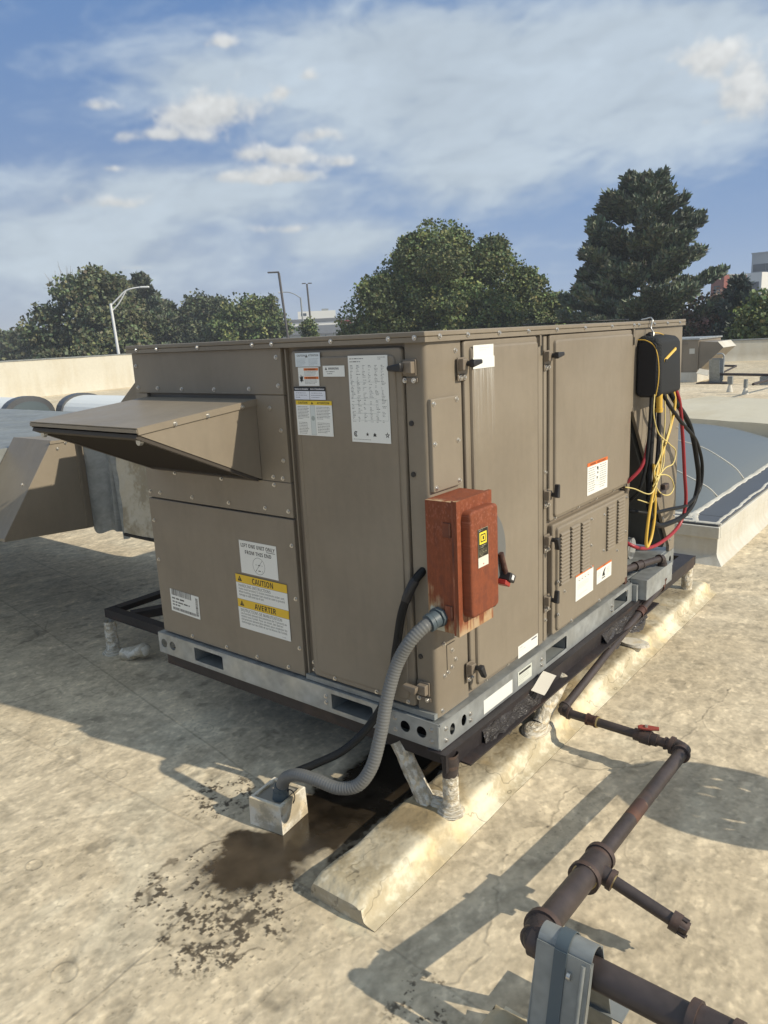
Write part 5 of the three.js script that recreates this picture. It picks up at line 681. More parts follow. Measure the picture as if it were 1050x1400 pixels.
// ---------- ductwork on the far end of the unit ----------
{
  const d = new Thing('duct_and_hood', 'tan slanted hood and grey duct on the shaded far end of the unit', 'duct', [-2.4, 0, -0.7]), add = d.add.bind(d);
  const hs = new THREE.Shape([[0.165, 1.205], [-0.165, 0.735], [-0.165, 0.722], [0.30, 0.69], [1.65, 0.69], [1.65, 1.19], [0.29, 1.192]].map((q) => new THREE.Vector2(...q)));
  add('hood', boxUV(new THREE.ExtrudeGeometry(hs, { depth: 0.42, bevelEnabled: true, bevelSize: 0.002, bevelThickness: 0.002, bevelSegments: 1 }).rotateY(Math.PI / 2)).translate(-3.02, 0, 0), M.paint);
  add('hood_seam', merge([bx(-2.598, -2.592, 1.19, 1.205, -1.3, -0.15), bx(-2.6, -2.594, 0.70, 1.19, -0.31, -0.295)]), M.paint);
  add('hood_end', bx(-6.6, -3.03, 0.7, 1.15, -1.62, 0.25), M.galvOld);
  const n = 60, pos = [], idx = [], uv = []; // creased galvanised transition
  for (let j = 0; j <= 12; j++) for (let i = 0; i <= n; i++) { const u = i / n, v = j / 12, x = mix(-2.59, -2.235, u), z = -0.335 + 0.03 * Math.sin(u * 9.5) * (0.4 + 0.6 * v) - 0.05 * sstep(0.6, 0.68, u) * sstep(0.86, 0.8, u) * sstep(0.8, 0.5, v); pos.push(x, mix(0.675, 1.25, v) - 0.015 * Math.sin(u * 9), z); uv.push(x, v); if (i && j) { const c = j * (n + 1) + i; idx.push(c - n - 2, c - n - 1, c - 1, c - n - 1, c, c - 1); } }
  const tg = new THREE.BufferGeometry(); tg.setAttribute('position', new THREE.Float32BufferAttribute(pos, 3)); tg.setAttribute('uv', new THREE.Float32BufferAttribute(uv, 2)); tg.setIndex(idx); tg.computeVertexNormals(); add('duct_transition', merge([clean(tg), bx(-2.59, -2.24, 0.7, 1.24, -1.2, -0.4)]), M.galvOld);
  const ins = new THREE.BoxGeometry(0.73, 0.58, 0.9, 40, 30, 30), ip = ins.attributes.position; for (let i = 0; i < ip.count; i++) { const nn = fbm(ip.getX(i) * 8 + 40, ip.getY(i) * 8 + 40, 4) - 0.5; ip.setZ(i, ip.getZ(i) + nn * 0.03); } ins.computeVertexNormals(); ins.translate(-1.875, 0.995, -0.76); add('duct_wrap', boxUV(ins), M.membrane, 'duct wrapped in coated insulation');
  add('duct_edge', bx(-2.24, -1.515, 0.69, 0.703, -0.32, -0.30), M.gapDark);
  for (const [x, y] of [[-2.598, 1.16], [-2.598, 1.0]]) add('screw', screwR.clone().translate(-2.596, y - 0.0, y > 1.1 ? -0.19 : 0.03), M.screw);
  add('screw', screwR.clone().translate(-2.596, 1.185, -0.24), M.screw);
  for (const z of [0.0, -1.4]) add('leg', bx(-6.3, -6.26, 0.0, 0.69, z - 0.02, z + 0.02), M.galvOld);
}

// ---------- other things on the roof ----------
M.dome = std({ color: lin(0.125, 0.142, 0.145), roughness: 0.36 });
M.slate = std({ map: M.paintTexC, color: lin(0.075, 0.08, 0.088), roughness: 0.4 });
M.vault = std({ color: lin(0.74, 0.76, 0.74), roughness: 0.4 });
{ // smoked pillow skylight beside the unit
  const s = new Thing('skylight', 'large smoked dome skylight on a white coated kerb right of the unit', 'skylight', [-1.1, 0, -5.2]), add = s.add.bind(s);
  const x0 = -2.3, x1 = -0.045, z0 = -7.6, z1 = -3.5;
  const kerb = (a, b, y0, y1, c, d, m, nm, seed) => { const g = new THREE.BoxGeometry(b - a, y1 - y0, d - c, Math.ceil((b - a) * 14), 8, Math.ceil((d - c) * 14)), p = g.attributes.position; for (let i = 0; i < p.count; i++) { const y = p.getY(i) + (y1 - y0) / 2, n = fbm(p.getX(i) * 6 + 40, p.getZ(i) * 6 + y * 9 + 40, 4, 256, seed) - 0.5, fl = Math.max(0, 0.06 - y) * 0.8; p.setX(i, p.getX(i) + Math.sign(p.getX(i)) * (Math.abs(p.getX(i)) > (b - a) / 2 - 1e-4 ? fl : 0) + n * 0.012); p.setZ(i, p.getZ(i) + Math.sign(p.getZ(i)) * (Math.abs(p.getZ(i)) > (d - c) / 2 - 1e-4 ? fl : 0) + n * 0.012); } g.computeVertexNormals(); g.translate((a + b) / 2, (y0 + y1) / 2, (c + d) / 2); return add(nm, boxUV(g), m); };
  kerb(x0, x1, 0, 0.2, z0, z1, M.whiteCoat, 'kerb', 5);
  for (const [a, b, c, d] of [[x0 - 0.012, x1 + 0.012, z1 - 0.02, z1 + 0.014], [x1 - 0.02, x1 + 0.014, z0, z1 - 0.022], [x0 - 0.012, x1 + 0.012, z0 - 0.014, z0 + 0.02], [x0 - 0.014, x0 + 0.02, z0, z1 - 0.022]]) add('kerb_cap', rbx(a, b, 0.185, 0.268, c, d, 0.006, 2), M.whiteCoat);
  for (const [a, b, c, d] of [[x0, x1, z1 - 0.25, z1 - 0.004], [x1 - 0.26, x1 - 0.004, z0 + 0.25, z1 - 0.252], [x0, x1, z0 + 0.004, z0 + 0.248], [x0, x0 + 0.24, z0 + 0.25, z1 - 0.252]]) add('frame', rbx(a, b, 0.255, 0.284, c, d, 0.006, 2), M.slate);
  const dx0 = x0 + 0.22, dx1 = x1 - 0.24, dz0 = z0 + 0.22, dz1 = z1 - 0.225, n = 48, pos = [], idx = [];
  for (let j = 0; j <= n; j++) for (let i = 0; i <= n; i++) { const u = i / n * 2 - 1, v = j / n * 2 - 1, k = Math.pow(Math.max(0, 1 - Math.abs(u) ** 2.2), 0.72) * Math.pow(Math.max(0, 1 - Math.abs(v) ** 2.6), 0.72); pos.push(mix(dx0, dx1, i / n), 0.285 + 0.36 * k, mix(dz0, dz1, j / n)); if (i && j) { const c = j * (n + 1) + i; idx.push(c - n - 2, c - 1, c - n - 1, c - n - 1, c - 1, c); } }
  const g = new THREE.BufferGeometry(); g.setAttribute('position', new THREE.Float32BufferAttribute(pos, 3)); g.setIndex(idx); g.computeVertexNormals(); add('dome', g, M.dome);
  const seal = (a, b, r, sd) => { const pts = []; for (let i = 0; i <= 26; i++) { const t = i / 26; pts.push([mix(a[0], b[0], t) + 0.012 * (vn(t * 20, sd) - 0.5), 0.286, mix(a[1], b[1], t) + 0.012 * (vn(t * 20 + 9, sd) - 0.5)]); } const q = tube(pts, r, 180, 8), p = q.attributes.position; for (let i = 0; i < p.count; i++) { const nn = fbm(p.getX(i) * 14 + 40, p.getZ(i) * 14 + 40, 3, 256, sd) - 0.5; p.setX(i, p.getX(i) + nn * 0.03); p.setZ(i, p.getZ(i) + nn * 0.03); p.setY(i, 0.284 + (p.getY(i) - 0.284) * 0.35); } q.computeVertexNormals(); return add('sealant', q, M.whiteCoat); };
  seal([dx1, dz1 + 0.05], [dx1 + 0.01, dz0], 0.026, 3); seal([dx0, dz1], [dx1 + 0.02, dz1], 0.024, 5); seal([dx0, dz1 + 0.1], [dx1 + 0.03, dz1 + 0.11], 0.02, 7); seal([x1 - 0.03, z1 - 0.03], [x1 - 0.03, z0], 0.012, 11); seal([x0, z1 - 0.03], [x1, z1 - 0.035], 0.02, 13); seal([dx1 + 0.01, dz1], [x1 - 0.16, z1 - 0.03], 0.022, 17);
  const dh = (x, z) => { const u = (x - dx0) / (dx1 - dx0) * 2 - 1, v = (z - dz0) / (dz1 - dz0) * 2 - 1; return 0.285 + 0.36 * Math.pow(Math.max(0, 1 - Math.abs(u) ** 2.2), 0.72) * Math.pow(Math.max(0, 1 - Math.abs(v) ** 2.6), 0.72); };
  for (const z of [-4.35, -5.15]) { const pts = []; for (let i = 0; i <= 30; i++) { const x = mix(dx0 + 0.1, dx1 - 0.005, i / 30); pts.push([x, dh(x, z + 0.012 * Math.sin(i)) + 0.001, z + 0.012 * Math.sin(i)]); } add('dome_crack_repair', tube(pts, 0.006, 90, 6), M.whiteCoat, 'thin white repair line across the dome'); }
}
{ // low coated slab
  const g = new THREE.BoxGeometry(6.4, 0.19, 3.2, 80, 4, 40), p = g.attributes.position; for (let i = 0; i < p.count; i++) { const n = fbm(p.getX(i) * 1.5 + 40, p.getZ(i) * 2 + 40, 4) - 0.5; p.setY(i, p.getY(i) + (p.getY(i) > 0 ? n * 0.03 : 0)); p.setZ(i, p.getZ(i) + n * 0.05); } g.computeVertexNormals(); g.rotateY(-0.34); g.translate(-0.55, 0.095, -11.35);
  solo('roof_plinth', boxUV(g), M.plinth, 'long low cream coated plinth across the roof behind the skylight', 'plinth', [-0.55, 0, -11.35]);
}
{ // far unit on the right with its hood
  const u = new Thing('rooftop_unit', 'small distant tan rooftop unit with a slanted hood by the far parapet', 'air conditioner', [-6.2, 0, -19.6]), add = u.add.bind(u), T_ = (g) => g.translate(-5.08, 0, -19.95);
  add('kerb', T_(bx(-2.9, -0.0, 0, 0.26, -2, 0.02)), M.whiteCoat); add('cabinet', T_(rbx(-3, -0.004, 0.262, 1.13, -2.1, 0, 0.01)), M.paint); add('top_cover', T_(rbx(-3.04, 0.03, 1.132, 1.175, -2.14, 0.03, 0.006)), M.galv);
  const hs = new THREE.Shape([[0, 0.3], [0, 1.09], [0.48, 1.05], [0.62, 0.9]].map((q) => new THREE.Vector2(...q))); add('hood', T_(boxUV(new THREE.ExtrudeGeometry(hs, { depth: 1.2, bevelEnabled: false })).translate(0, 0, -1.24)), M.paint);
  const lip = bx(-0.11, 0.11, -0.004, 0.004, 0, 1.25); lip.rotateZ(-0.82); lip.translate(0.555, 0.985, -1.27); add('hood_lip', T_(lip), M.whiteCoat);
  add('panel_seam', T_(bx(-0.42, -0.41, 0.27, 1.12, -0.002, 0.004)), M.paintDark); add('sticker', T_(bx(-0.24, -0.10, 0.76, 0.90, -0.001, 0.005)), M.whiteCoat); add('door_latch', T_(bx(-0.5, -0.3, 1.01, 1.05, 0, 0.02)), M.paintDark);
  const fl = bx(-0.16, 0.16, 0, 0.01, -0.12, 0.12); fl.rotateX(0.5); fl.rotateZ(-0.2); fl.translate(0.2, 0.27, 0.14); add('flap', T_(fl), M.whiteCoat);
}
{ // far pipe runs, their stand, small vents
  const p = new Thing('gas_pipe', 'brown pipes running low across the far right of the roof', 'pipe', [-4, 0, -20]), P = (a, b, r = 0.035) => p.add('pipe_section', cyl(a, b, r, r, 10), M.fitting);
  P([-6.2, 0.22, -24.1], [-4.95, 0.22, -23.35]); P([-4.95, 0.22, -23.35], [-4.4, 0.24, -19.6], 0.025); P([-4.5, 0.24, -19.5], [0.5, 0.24, -18.0]); P([-2.68, 0.28, -15.7], [-2.2, 0.4, -19.5], 0.03);
  for (const [x, z] of [[-3.2, -19.1], [-2.0, -18.75], [-0.7, -18.36]]) p.add('pipe_block', bx(x - 0.1, x + 0.1, 0, 0.2, z - 0.08, z + 0.08), M.galvOld);
  const s = new Thing('pipe_bracket', 'tall grey metal bracket straddling the far pipes', 'bracket', [-4.47, 0, -19.5]); const w = 0.13; for (const k of [-1, 1]) { const g = bx(-w, w, 0, 0.64, -0.006, 0.006); g.rotateX(k * 0.2); g.translate(-4.47, 0, -19.5 + k * 0.13); s.add('bracket_sheet', g, M.galvOld); } s.add('bracket_top', rbx(-4.6, -4.34, 0.62, 0.65, -19.53, -19.47, 0.01), M.galvOld); s.add('foot', bx(-4.9, -4.1, 0, 0.03, -19.75, -19.25), M.frame); s.add('bent_pipe', tube([[-4.3, 0.1, -19.5], [-4.3, 0.6, -19.5], [-4.3, 0.72, -19.5], [-4.36, 0.77, -19.5], [-4.46, 0.76, -19.5]], 0.02, 30, 8), M.galv);
  for (const [x, z, h, lab] of [[-3.46, -16.95, 0.36, 'small roof vent with a square grey cap on a white boot'], [-3.0, -16.43, 0.30, 'small roof stub with a white boot at the end of the far pipe']]) { const v = new Thing('roof_vent', lab, 'vent', [x, 0, z], 'small roof vents'); v.add('boot', cyl([x, 0, z], [x, h * 0.5, z], 0.075, 0.03, 14), M.whiteCoat); v.add('cap', h > 0.33 ? rbx(x - 0.055, x + 0.055, h * 0.5, h, z - 0.05, z + 0.05, 0.01) : cyl([x, h * 0.5, z], [x, h + 0.03, z], 0.045, 0.045, 12), M.galvOld); }
}
{ // ridge skylights at the left
  const vault = (x0, x1, zc, label) => {
    const s = new Thing('ridge_skylight', label, 'skylight', [(x0 + x1) / 2, 0, zc], 'vaulted skylights on the left'), add = s.add.bind(s), R = 0.5, y0 = 0.46;
    add('kerb', bx(x0, x1, 0, y0 - 0.06, zc - R, zc + R), M.whiteCoat); add('kerb_cap', rbx(x0 - 0.04, x1 + 0.04, y0 - 0.058, y0, zc - R - 0.04, zc + R + 0.04, 0.01), M.slate);
    const arc = (r, h) => { const a = []; for (let i = 0; i <= 14; i++) { const t = i / 14 * Math.PI; a.push(new THREE.Vector2(-Math.cos(t) * r, y0 + Math.pow(Math.sin(t), 0.8) * h)); } return a; };
    const band = (a, b, r, h, m, nm) => { const o = new THREE.Shape(arc(r, h)), g = new THREE.ExtrudeGeometry(o, { depth: b - a, bevelEnabled: false }).rotateY(Math.PI / 2).translate(a, 0, zc); add(nm, boxUV(g), m); };
    band(x0 + 0.2, x1 - 0.2, R - 0.03, 0.36, M.vault, 'vault'); band(x0, x0 + 0.199, R, 0.40, M.slate, 'end_arch'); band(x1 - 0.199, x1, R, 0.40, M.slate, 'end_arch');
    const ob = new THREE.Shape(arc(R - 0.1, 0.3)); add('end_pane', boxUV(new THREE.ExtrudeGeometry(ob, { depth: 0.01, bevelEnabled: false }).rotateY(Math.PI / 2).translate(x1, 0, zc)), M.bluegrey);
  };
  vault(-20.5, -13.0, -5.3, 'pale vaulted skylight cut by the left edge with a dark end band'); 
  const s = [-12.55, -6.6]; vault(s[0], s[1], -6.05, 'pale vaulted skylight with a dark arched end behind the intake hood');
}
{ // the vent whose shadow falls into the picture from the right
  const v = new Thing('turbine_vent', 'round turbine roof vent just outside the right edge casting the oval shadow', 'vent', [1.72, 0, -0.86]), g = []; v.add('vent_pipe', cyl([1.72, 0, -0.86], [1.72, 0.5, -0.86], 0.13, 0.13, 24), M.galv); v.add('vent_collar', cyl([1.72, 0.46, -0.86], [1.72, 0.5, -0.86], 0.17, 0.17, 24), M.galv);
  for (let i = 0; i < 18; i++) { const a = i / 18 * 6.283, c = tube([[0.15, 0.5, 0], [0.215, 0.6, 0.02], [0.2, 0.72, 0.03], [0.1, 0.8, 0.02], [0.0, 0.82, 0]], 0.022, 14, 6); c.rotateY(a); c.translate(1.72, 0, -0.86); g.push(c); } v.add('turbine_head', merge(g), M.galv);
}

// ---------- trees ----------
function leafMesh(fn, n, size, tones, seed) {          // fn(rand) -> [x, y, z, shade]; each call seeds one spray of leaves
  const r = rng(seed), per = 9, N = n * per * 2, pos = new Float32Array(N * 9), col = new Float32Array(N * 9); let o = 0;
  const a = V(0, 0, 0), b = V(0, 0, 0), c = V(0, 0, 0);
  const put = (P, C) => { pos[o] = P.x; pos[o + 1] = P.y; pos[o + 2] = P.z; col[o] = C[0]; col[o + 1] = C[1]; col[o + 2] = C[2]; o += 3; };
  for (let i = 0; i < n; i++) {
    const [x, y, z, spread = size * 2.2, aim, tint = 1] = fn(r), t = tones[Math.floor(r() * tones.length)], k = (0.75 + 0.5 * r()) * tint;
    for (let q = 0; q < per; q++) {
      const px = x + (r() + r() - 1) * spread, py = y + (r() + r() - 1) * spread * 0.75, pz = z + (r() + r() - 1) * spread, s = size * (0.6 + 0.8 * r());
      a.set(r() - 0.5, r() - 0.5, r() - 0.5).normalize(); if (aim) a.lerp(aim, 0.55).normalize(); b.set(r() - 0.5, r() - 0.5, r() - 0.5).cross(a).normalize(); c.crossVectors(a, b);
      const w = aim ? 0.22 : 0.5, C = [t[0] * k * (0.85 + 0.3 * r()), t[1] * k * (0.85 + 0.3 * r()), t[2] * k];
      const p0 = V(px, py, pz), p1 = p0.clone().addScaledVector(a, s * 0.5).addScaledVector(b, s * w), p2 = p0.clone().addScaledVector(a, s), p3 = p0.clone().addScaledVector(a, s * 0.5).addScaledVector(b, -s * w).addScaledVector(c, s * 0.15);
      put(p0, C); put(p1, C); put(p2, C); put(p0, C); put(p2, C); put(p3, C);
    }
  }
  const g = new THREE.BufferGeometry(); g.setAttribute('position', new THREE.BufferAttribute(pos, 3)); g.setAttribute('color', new THREE.BufferAttribute(col, 3)); g.computeVertexNormals(); return g;
}
M.leaf = std({ vertexColors: true, side: THREE.DoubleSide, roughness: 0.65 });
M.bark = std({ color: lin(0.09, 0.07, 0.052), roughness: 0.95 });
M.deadwood = std({ color: lin(0.2, 0.17, 0.14), roughness: 0.95 });
function limbs(h, R, nl, seed, y0) { const r = rng(seed), g = [cyl([0, 0, 0], [0.1 * h * 0.1, h * 0.55, 0], h * 0.026, h * 0.016, 10), cyl([0.01 * h, h * 0.55, 0], [0, h * 0.78, 0.05], h * 0.016, h * 0.004, 8)]; for (let i = 0; i < nl; i++) { const a = i * 2.4 + r(), y = h * (y0 + (0.8 - y0) * i / nl), L = R * (0.55 + 0.4 * r()), A = V(0.05 * Math.cos(a), y, 0.05 * Math.sin(a)), B = V(L * 0.55 * Math.cos(a), Math.min(y + L * 0.25, h * 0.8), L * 0.45 * Math.sin(a)), C = V(L * 0.75 * Math.cos(a + 0.2), Math.min(y + L * 0.4, h * 0.86), L * 0.75 * Math.sin(a + 0.2)); g.push(cyl(A, B, h * 0.009, h * 0.006, 6), cyl(B, C, h * 0.006, h * 0.002, 5)); } return merge(g); }
function broadleaf(name, label, at, top, lobes, n, tones, seed, { size = 0.2, dead = 0, group } = {}) {
  const base = -5, h = top - base, t = thing(name, label, 'tree', [at[0], base, at[1]], 'trees beyond the roof'), R = Math.max(...lobes.map((l) => Math.abs(l[0]) + l[3]));
  part('trunk', limbs(h, R, 11, seed, 0.3), M.bark, t);
  const vol = lobes.map((l) => l[3] * l[4] * l[5]), tot = vol.reduce((a, b) => a + b, 0);
  const sub = []; const rs = rng(seed + 99); lobes.forEach((l, i) => { const k = Math.max(5, Math.round(85 * vol[i] / tot)); for (let q = 0; q < k; q++) { const u = rs() * 2 - 1, a = rs() * 6.283, s = Math.sqrt(1 - u * u), d = 0.40 + 0.60 * Math.sqrt(rs()), rr = Math.min(l[3], l[4]) * (0.20 + 0.24 * rs()); sub.push([l[0] + l[3] * s * Math.cos(a) * d, l[1] + l[4] * u * d, l[2] + l[5] * s * Math.sin(a) * d, rr, 0.62 + 0.85 * rs()]); } });
  const fn = (r) => { if (r() < 0.14) { const l = lobes[Math.floor(r() * lobes.length)], u = r() * 2 - 1, a = r() * 6.283, s = Math.sqrt(1 - u * u), d = Math.cbrt(r()) * 0.95; return [l[0] + l[3] * s * Math.cos(a) * d, l[1] - base + l[4] * u * d, l[2] + l[5] * s * Math.sin(a) * d]; } const c = sub[Math.floor(r() * sub.length)], u = r() * 2 - 1, a = r() * 6.283, s = Math.sqrt(1 - u * u), d = c[3] * (0.45 + 0.75 * Math.pow(r(), 0.7)); return [c[0] + s * Math.cos(a) * d * 1.15, c[1] - base + u * d * 0.8, c[2] + s * Math.sin(a) * d * 1.15, undefined, undefined, c[4]]; };
  part('crown', leafMesh(fn, n, size, tones, seed + 5), M.leaf, t);
  if (dead) { const r = rng(seed + 3), g = []; for (let i = 0; i < dead; i++) { const x = -4.2 + 2.8 * r(), y = h * (0.78 + 0.1 * r()), a = 1.2 + 1.2 * r(), L = 1.2 + 1.4 * r(); g.push(cyl([x, y, r() - 0.5], [x + L * Math.cos(a), y + L * Math.sin(a), r() - 0.5], 0.03, 0.008, 5)); } part('dead_branches', merge(g), M.deadwood, t); }
  return t;
}
function conifer(name, label, at, top, R, prof, n, tones, seed, { size = 0.34, base = -5, gap = 0.06, lift = 0.25 } = {}) {
  const h = top - base, t = thing(name, label, 'tree', [at[0], base, at[1]], 'trees beyond the roof'), r0 = rng(seed), br = [], wood = [cyl([0, 0, 0], [0, h * 0.97, 0], h * 0.022, h * 0.003, 10)];
  for (let y = 0.16; y < 0.985; y += 0.014 + gap * 0.28 * r0()) for (let k = 0; k < 4; k++) { const a = r0() * 6.283, L = R * prof(y) * (0.62 + 0.36 * r0()), up = lift * L * (0.6 + 0.9 * y); br.push([y * h, a, L, up, 0.65 + 0.8 * r0()]); wood.push(cyl([0, y * h, 0], [L * 0.9 * Math.cos(a), y * h + up * 0.75, L * 0.9 * Math.sin(a)], 0.05, 0.012, 4)); }
  part('trunk', merge(wood), M.bark, t);
  const W = br.map((b) => b[2] + 0.3), cum = []; W.reduce((s, w, i) => (cum[i] = s + w), 0);
  const fn = (r) => { const q = r() * cum[cum.length - 1]; let lo = 0, hi = cum.length - 1; while (lo < hi) { const m = (lo + hi) >> 1; cum[m] < q ? (lo = m + 1) : (hi = m); } const [y, a, L, up, tn] = br[lo], s = 0.3 + 0.72 * Math.pow(r(), 0.6), w = (1 - s * 0.6) * L * 0.34 * (r() + r() - 1); return [Math.cos(a) * L * s - Math.sin(a) * w, y + up * s * s + (r() - 0.35) * 0.28, Math.sin(a) * L * s + Math.cos(a) * w, 0.24, V(Math.cos(a) * 0.6, 0.8, Math.sin(a) * 0.6).normalize(), tn]; };
  part('crown', leafMesh(fn, n, size, tones, seed + 5), M.leaf, t);
  return t;
}
{
  const G1 = [[0.115, 0.15, 0.045], [0.09, 0.125, 0.042], [0.15, 0.165, 0.05], [0.075, 0.11, 0.04]], G2 = [[0.09, 0.11, 0.055], [0.07, 0.092, 0.05], [0.11, 0.12, 0.06]], G3 = [[0.09, 0.12, 0.055], [0.12, 0.13, 0.055], [0.075, 0.10, 0.05], [0.10, 0.105, 0.055]], P1 = [[0.095, 0.12, 0.075], [0.13, 0.15, 0.09], [0.075, 0.10, 0.066]], BS = [[0.07, 0.09, 0.075], [0.09, 0.11, 0.09], [0.055, 0.07, 0.06]];
  // offsets: the local x axis is world x; the picture's right is about (0.78, 0, -0.63)
  const sp = (u, v, y, r, ry, w = r) => [u * 0.78 + v * 0.63, y, -u * 0.63 + v * 0.78, r, ry, w];
  broadleaf('broadleaf_tree', 'wide green broadleaf tree behind the middle of the rooftop unit', [-26.3, -39.7], 8.4, [sp(-0.3, 0, 6.3, 2.2, 2.4), sp(-0.6, 0, 3.4, 4.4, 3.4), sp(-2.6, 0, 4.6, 2.2, 2.2), sp(-4, 0, 0.6, 2.8, 2.4), sp(3.6, 0, 0.8, 2.9, 2.4), sp(-3.2, 0.3, 3.4, 2.5, 2.6), sp(-5.4, 0, 2.2, 1.8, 1.9), sp(2.4, 0.4, 4.8, 2.4, 2.4), sp(3.9, 0, 2.7, 2.2, 2.4), sp(0, 1.5, 2.4, 3.6, 2.6), sp(-1.7, -0.5, 6.6, 1.3, 1.2), sp(0.6, 0.6, 0, 5, 2)], 27000, G1, 11, { size: 0.155 });
  broadleaf('broadleaf_tree', 'small green tree between the wide broadleaf tree and the pine', [-23.6, -47.8], 5.0, [sp(-1.2, 0, 3.2, 1.9, 1.9), sp(0.8, 0, 1.8, 1.8, 1.9), sp(-0.5, 0, 0, 2.6, 2)], 3600, G1, 13, { size: 0.19 });
  broadleaf('broadleaf_tree', 'low bush like tree at the left foot of the tall pine', [-20.9, -51.5], 4.2, [sp(0, 0, 2.4, 1.6, 1.6), sp(-0.4, 0, 0.5, 2.2, 1.8)], 2400, G1, 14, { size: 0.18 });
  conifer('pine_tree', 'tall dark pine standing behind the right end of the rooftop unit', [-14.1, -40.3], 9.2, 5.2, (y) => (y < 0.5 ? 0.76 + 0.36 * (y - 0.1) : 0.98 * Math.pow(Math.max(0, (1 - y) / 0.5), 0.66)), 15000, P1, 21, { size: 0.3 });
  conifer('spruce_tree', 'dark blue spruce between the tall pine and the right edge', [-8.9, -38.9], 3.5, 2.6, (y) => Math.min(1, (1 - y) * 1.25 + 0.06), 4200, BS, 31, { size: 0.3, lift: 0.05 });
  broadleaf('broadleaf_tree', 'dark green tree cut by the right edge under the office building', [-6.3, -35.6], 2.9, [sp(0, 0, 1.2, 1.5, 1.7), sp(1.6, 0, 1.6, 1.8, 1.8)], 2400, G1, 33, { size: 0.16 });
  broadleaf('broadleaf_tree', 'reddish twiggy shrub at the right foot of the tall pine', [-10.4, -39.8], 2.6, [sp(0, 0, 1.0, 1.5, 1.6)], 900, [[0.1, 0.075, 0.05], [0.14, 0.08, 0.06], [0.06, 0.07, 0.04]], 35, { size: 0.16 });
  // the row on the left
  broadleaf('broadleaf_tree', 'big thin topped tree left of the white street lamp with bare twigs', [-58.6, -34.4], 8.0, [sp(0.4, 0, 5.2, 2.9, 2.6), sp(-3.4, 0, 3.3, 2.4, 2.0), sp(3.0, 0, 3.4, 2.6, 2.4), sp(0, 0, 1.6, 4.8, 1.9), sp(1.2, 0, 6.4, 1.7, 1.3)], 4600, G3, 41, { size: 0.26, dead: 60 });
  conifer('pine_tree', 'dark pine just right of the white street lamp', [-64.4, -43.6], 8.2, 3.4, (y) => (y < 0.6 ? 0.8 + 0.2 * y : Math.pow(Math.max(0, (1 - y) / 0.4), 0.7)), 4800, P1, 43, { size: 0.45 });
  conifer('pine_tree', 'second dark pine right of the first in the left row', [-66.0, -47.2], 5.9, 3.8, (y) => (y < 0.62 ? 0.9 : Math.pow(Math.max(0, (1 - y) / 0.38), 0.7)), 4400, P1, 45, { size: 0.45 });
  broadleaf('broadleaf_tree', 'grey green tree in the middle of the left row', [-60.7, -48.5], 6.6, [sp(0, 0, 4.2, 2.4, 2.2), sp(-1.6, 0, 2.2, 2.6, 2.2), sp(1.8, 0, 2.6, 2.3, 2)], 3600, G2, 47, { size: 0.25 });
  broadleaf('broadleaf_tree', 'green tree left of the dark lamp post', [-54.6, -48.2], 6.0, [sp(0, 0, 4.0, 2.2, 2), sp(-1.8, 0, 2.2, 2.2, 2), sp(2.1, 0, 3.2, 2.0, 1.9), sp(0, 0, 1.2, 3.6, 1.6)], 3600, G1, 49, { size: 0.24 });
  broadleaf('broadleaf_tree', 'slim young tree in front of the grey roofed shop', [-43.6, -45.0], 3.3, [sp(0, 0, 2.2, 0.55, 1.0), sp(0.1, 0, 1.4, 0.6, 0.8)], 700, G1, 51, { size: 0.15 });
  const r = rng(61); for (let i = 0; i < 4; i++) { const D = 100 + 14 * i, k = [6, 14, 22, 36, 150, 205][i]; const a = Math.atan2(-0.42 - 0.0011 * k * 1.6, -0.9 + 0.0008 * k); broadleaf('broadleaf_tree', ['low distant tree at the left edge', 'low distant tree behind the parked cars', 'distant round tree right of the parked cars', 'distant dark tree behind the bare twigged tree', 'distant tree behind the white street lamp', 'distant tree between the two pines'][i], [1.4 + D * Math.cos(a), 1.9 + D * Math.sin(a)], 3.9 + r(), [sp(0, 0, 2.0, 3.4, 2.1), sp(4, 0, 2.0, 3, 1.9), sp(-4, 0, 1.8, 3, 1.9)], 2200, G2, 70 + i, { size: 0.4 }); }
}

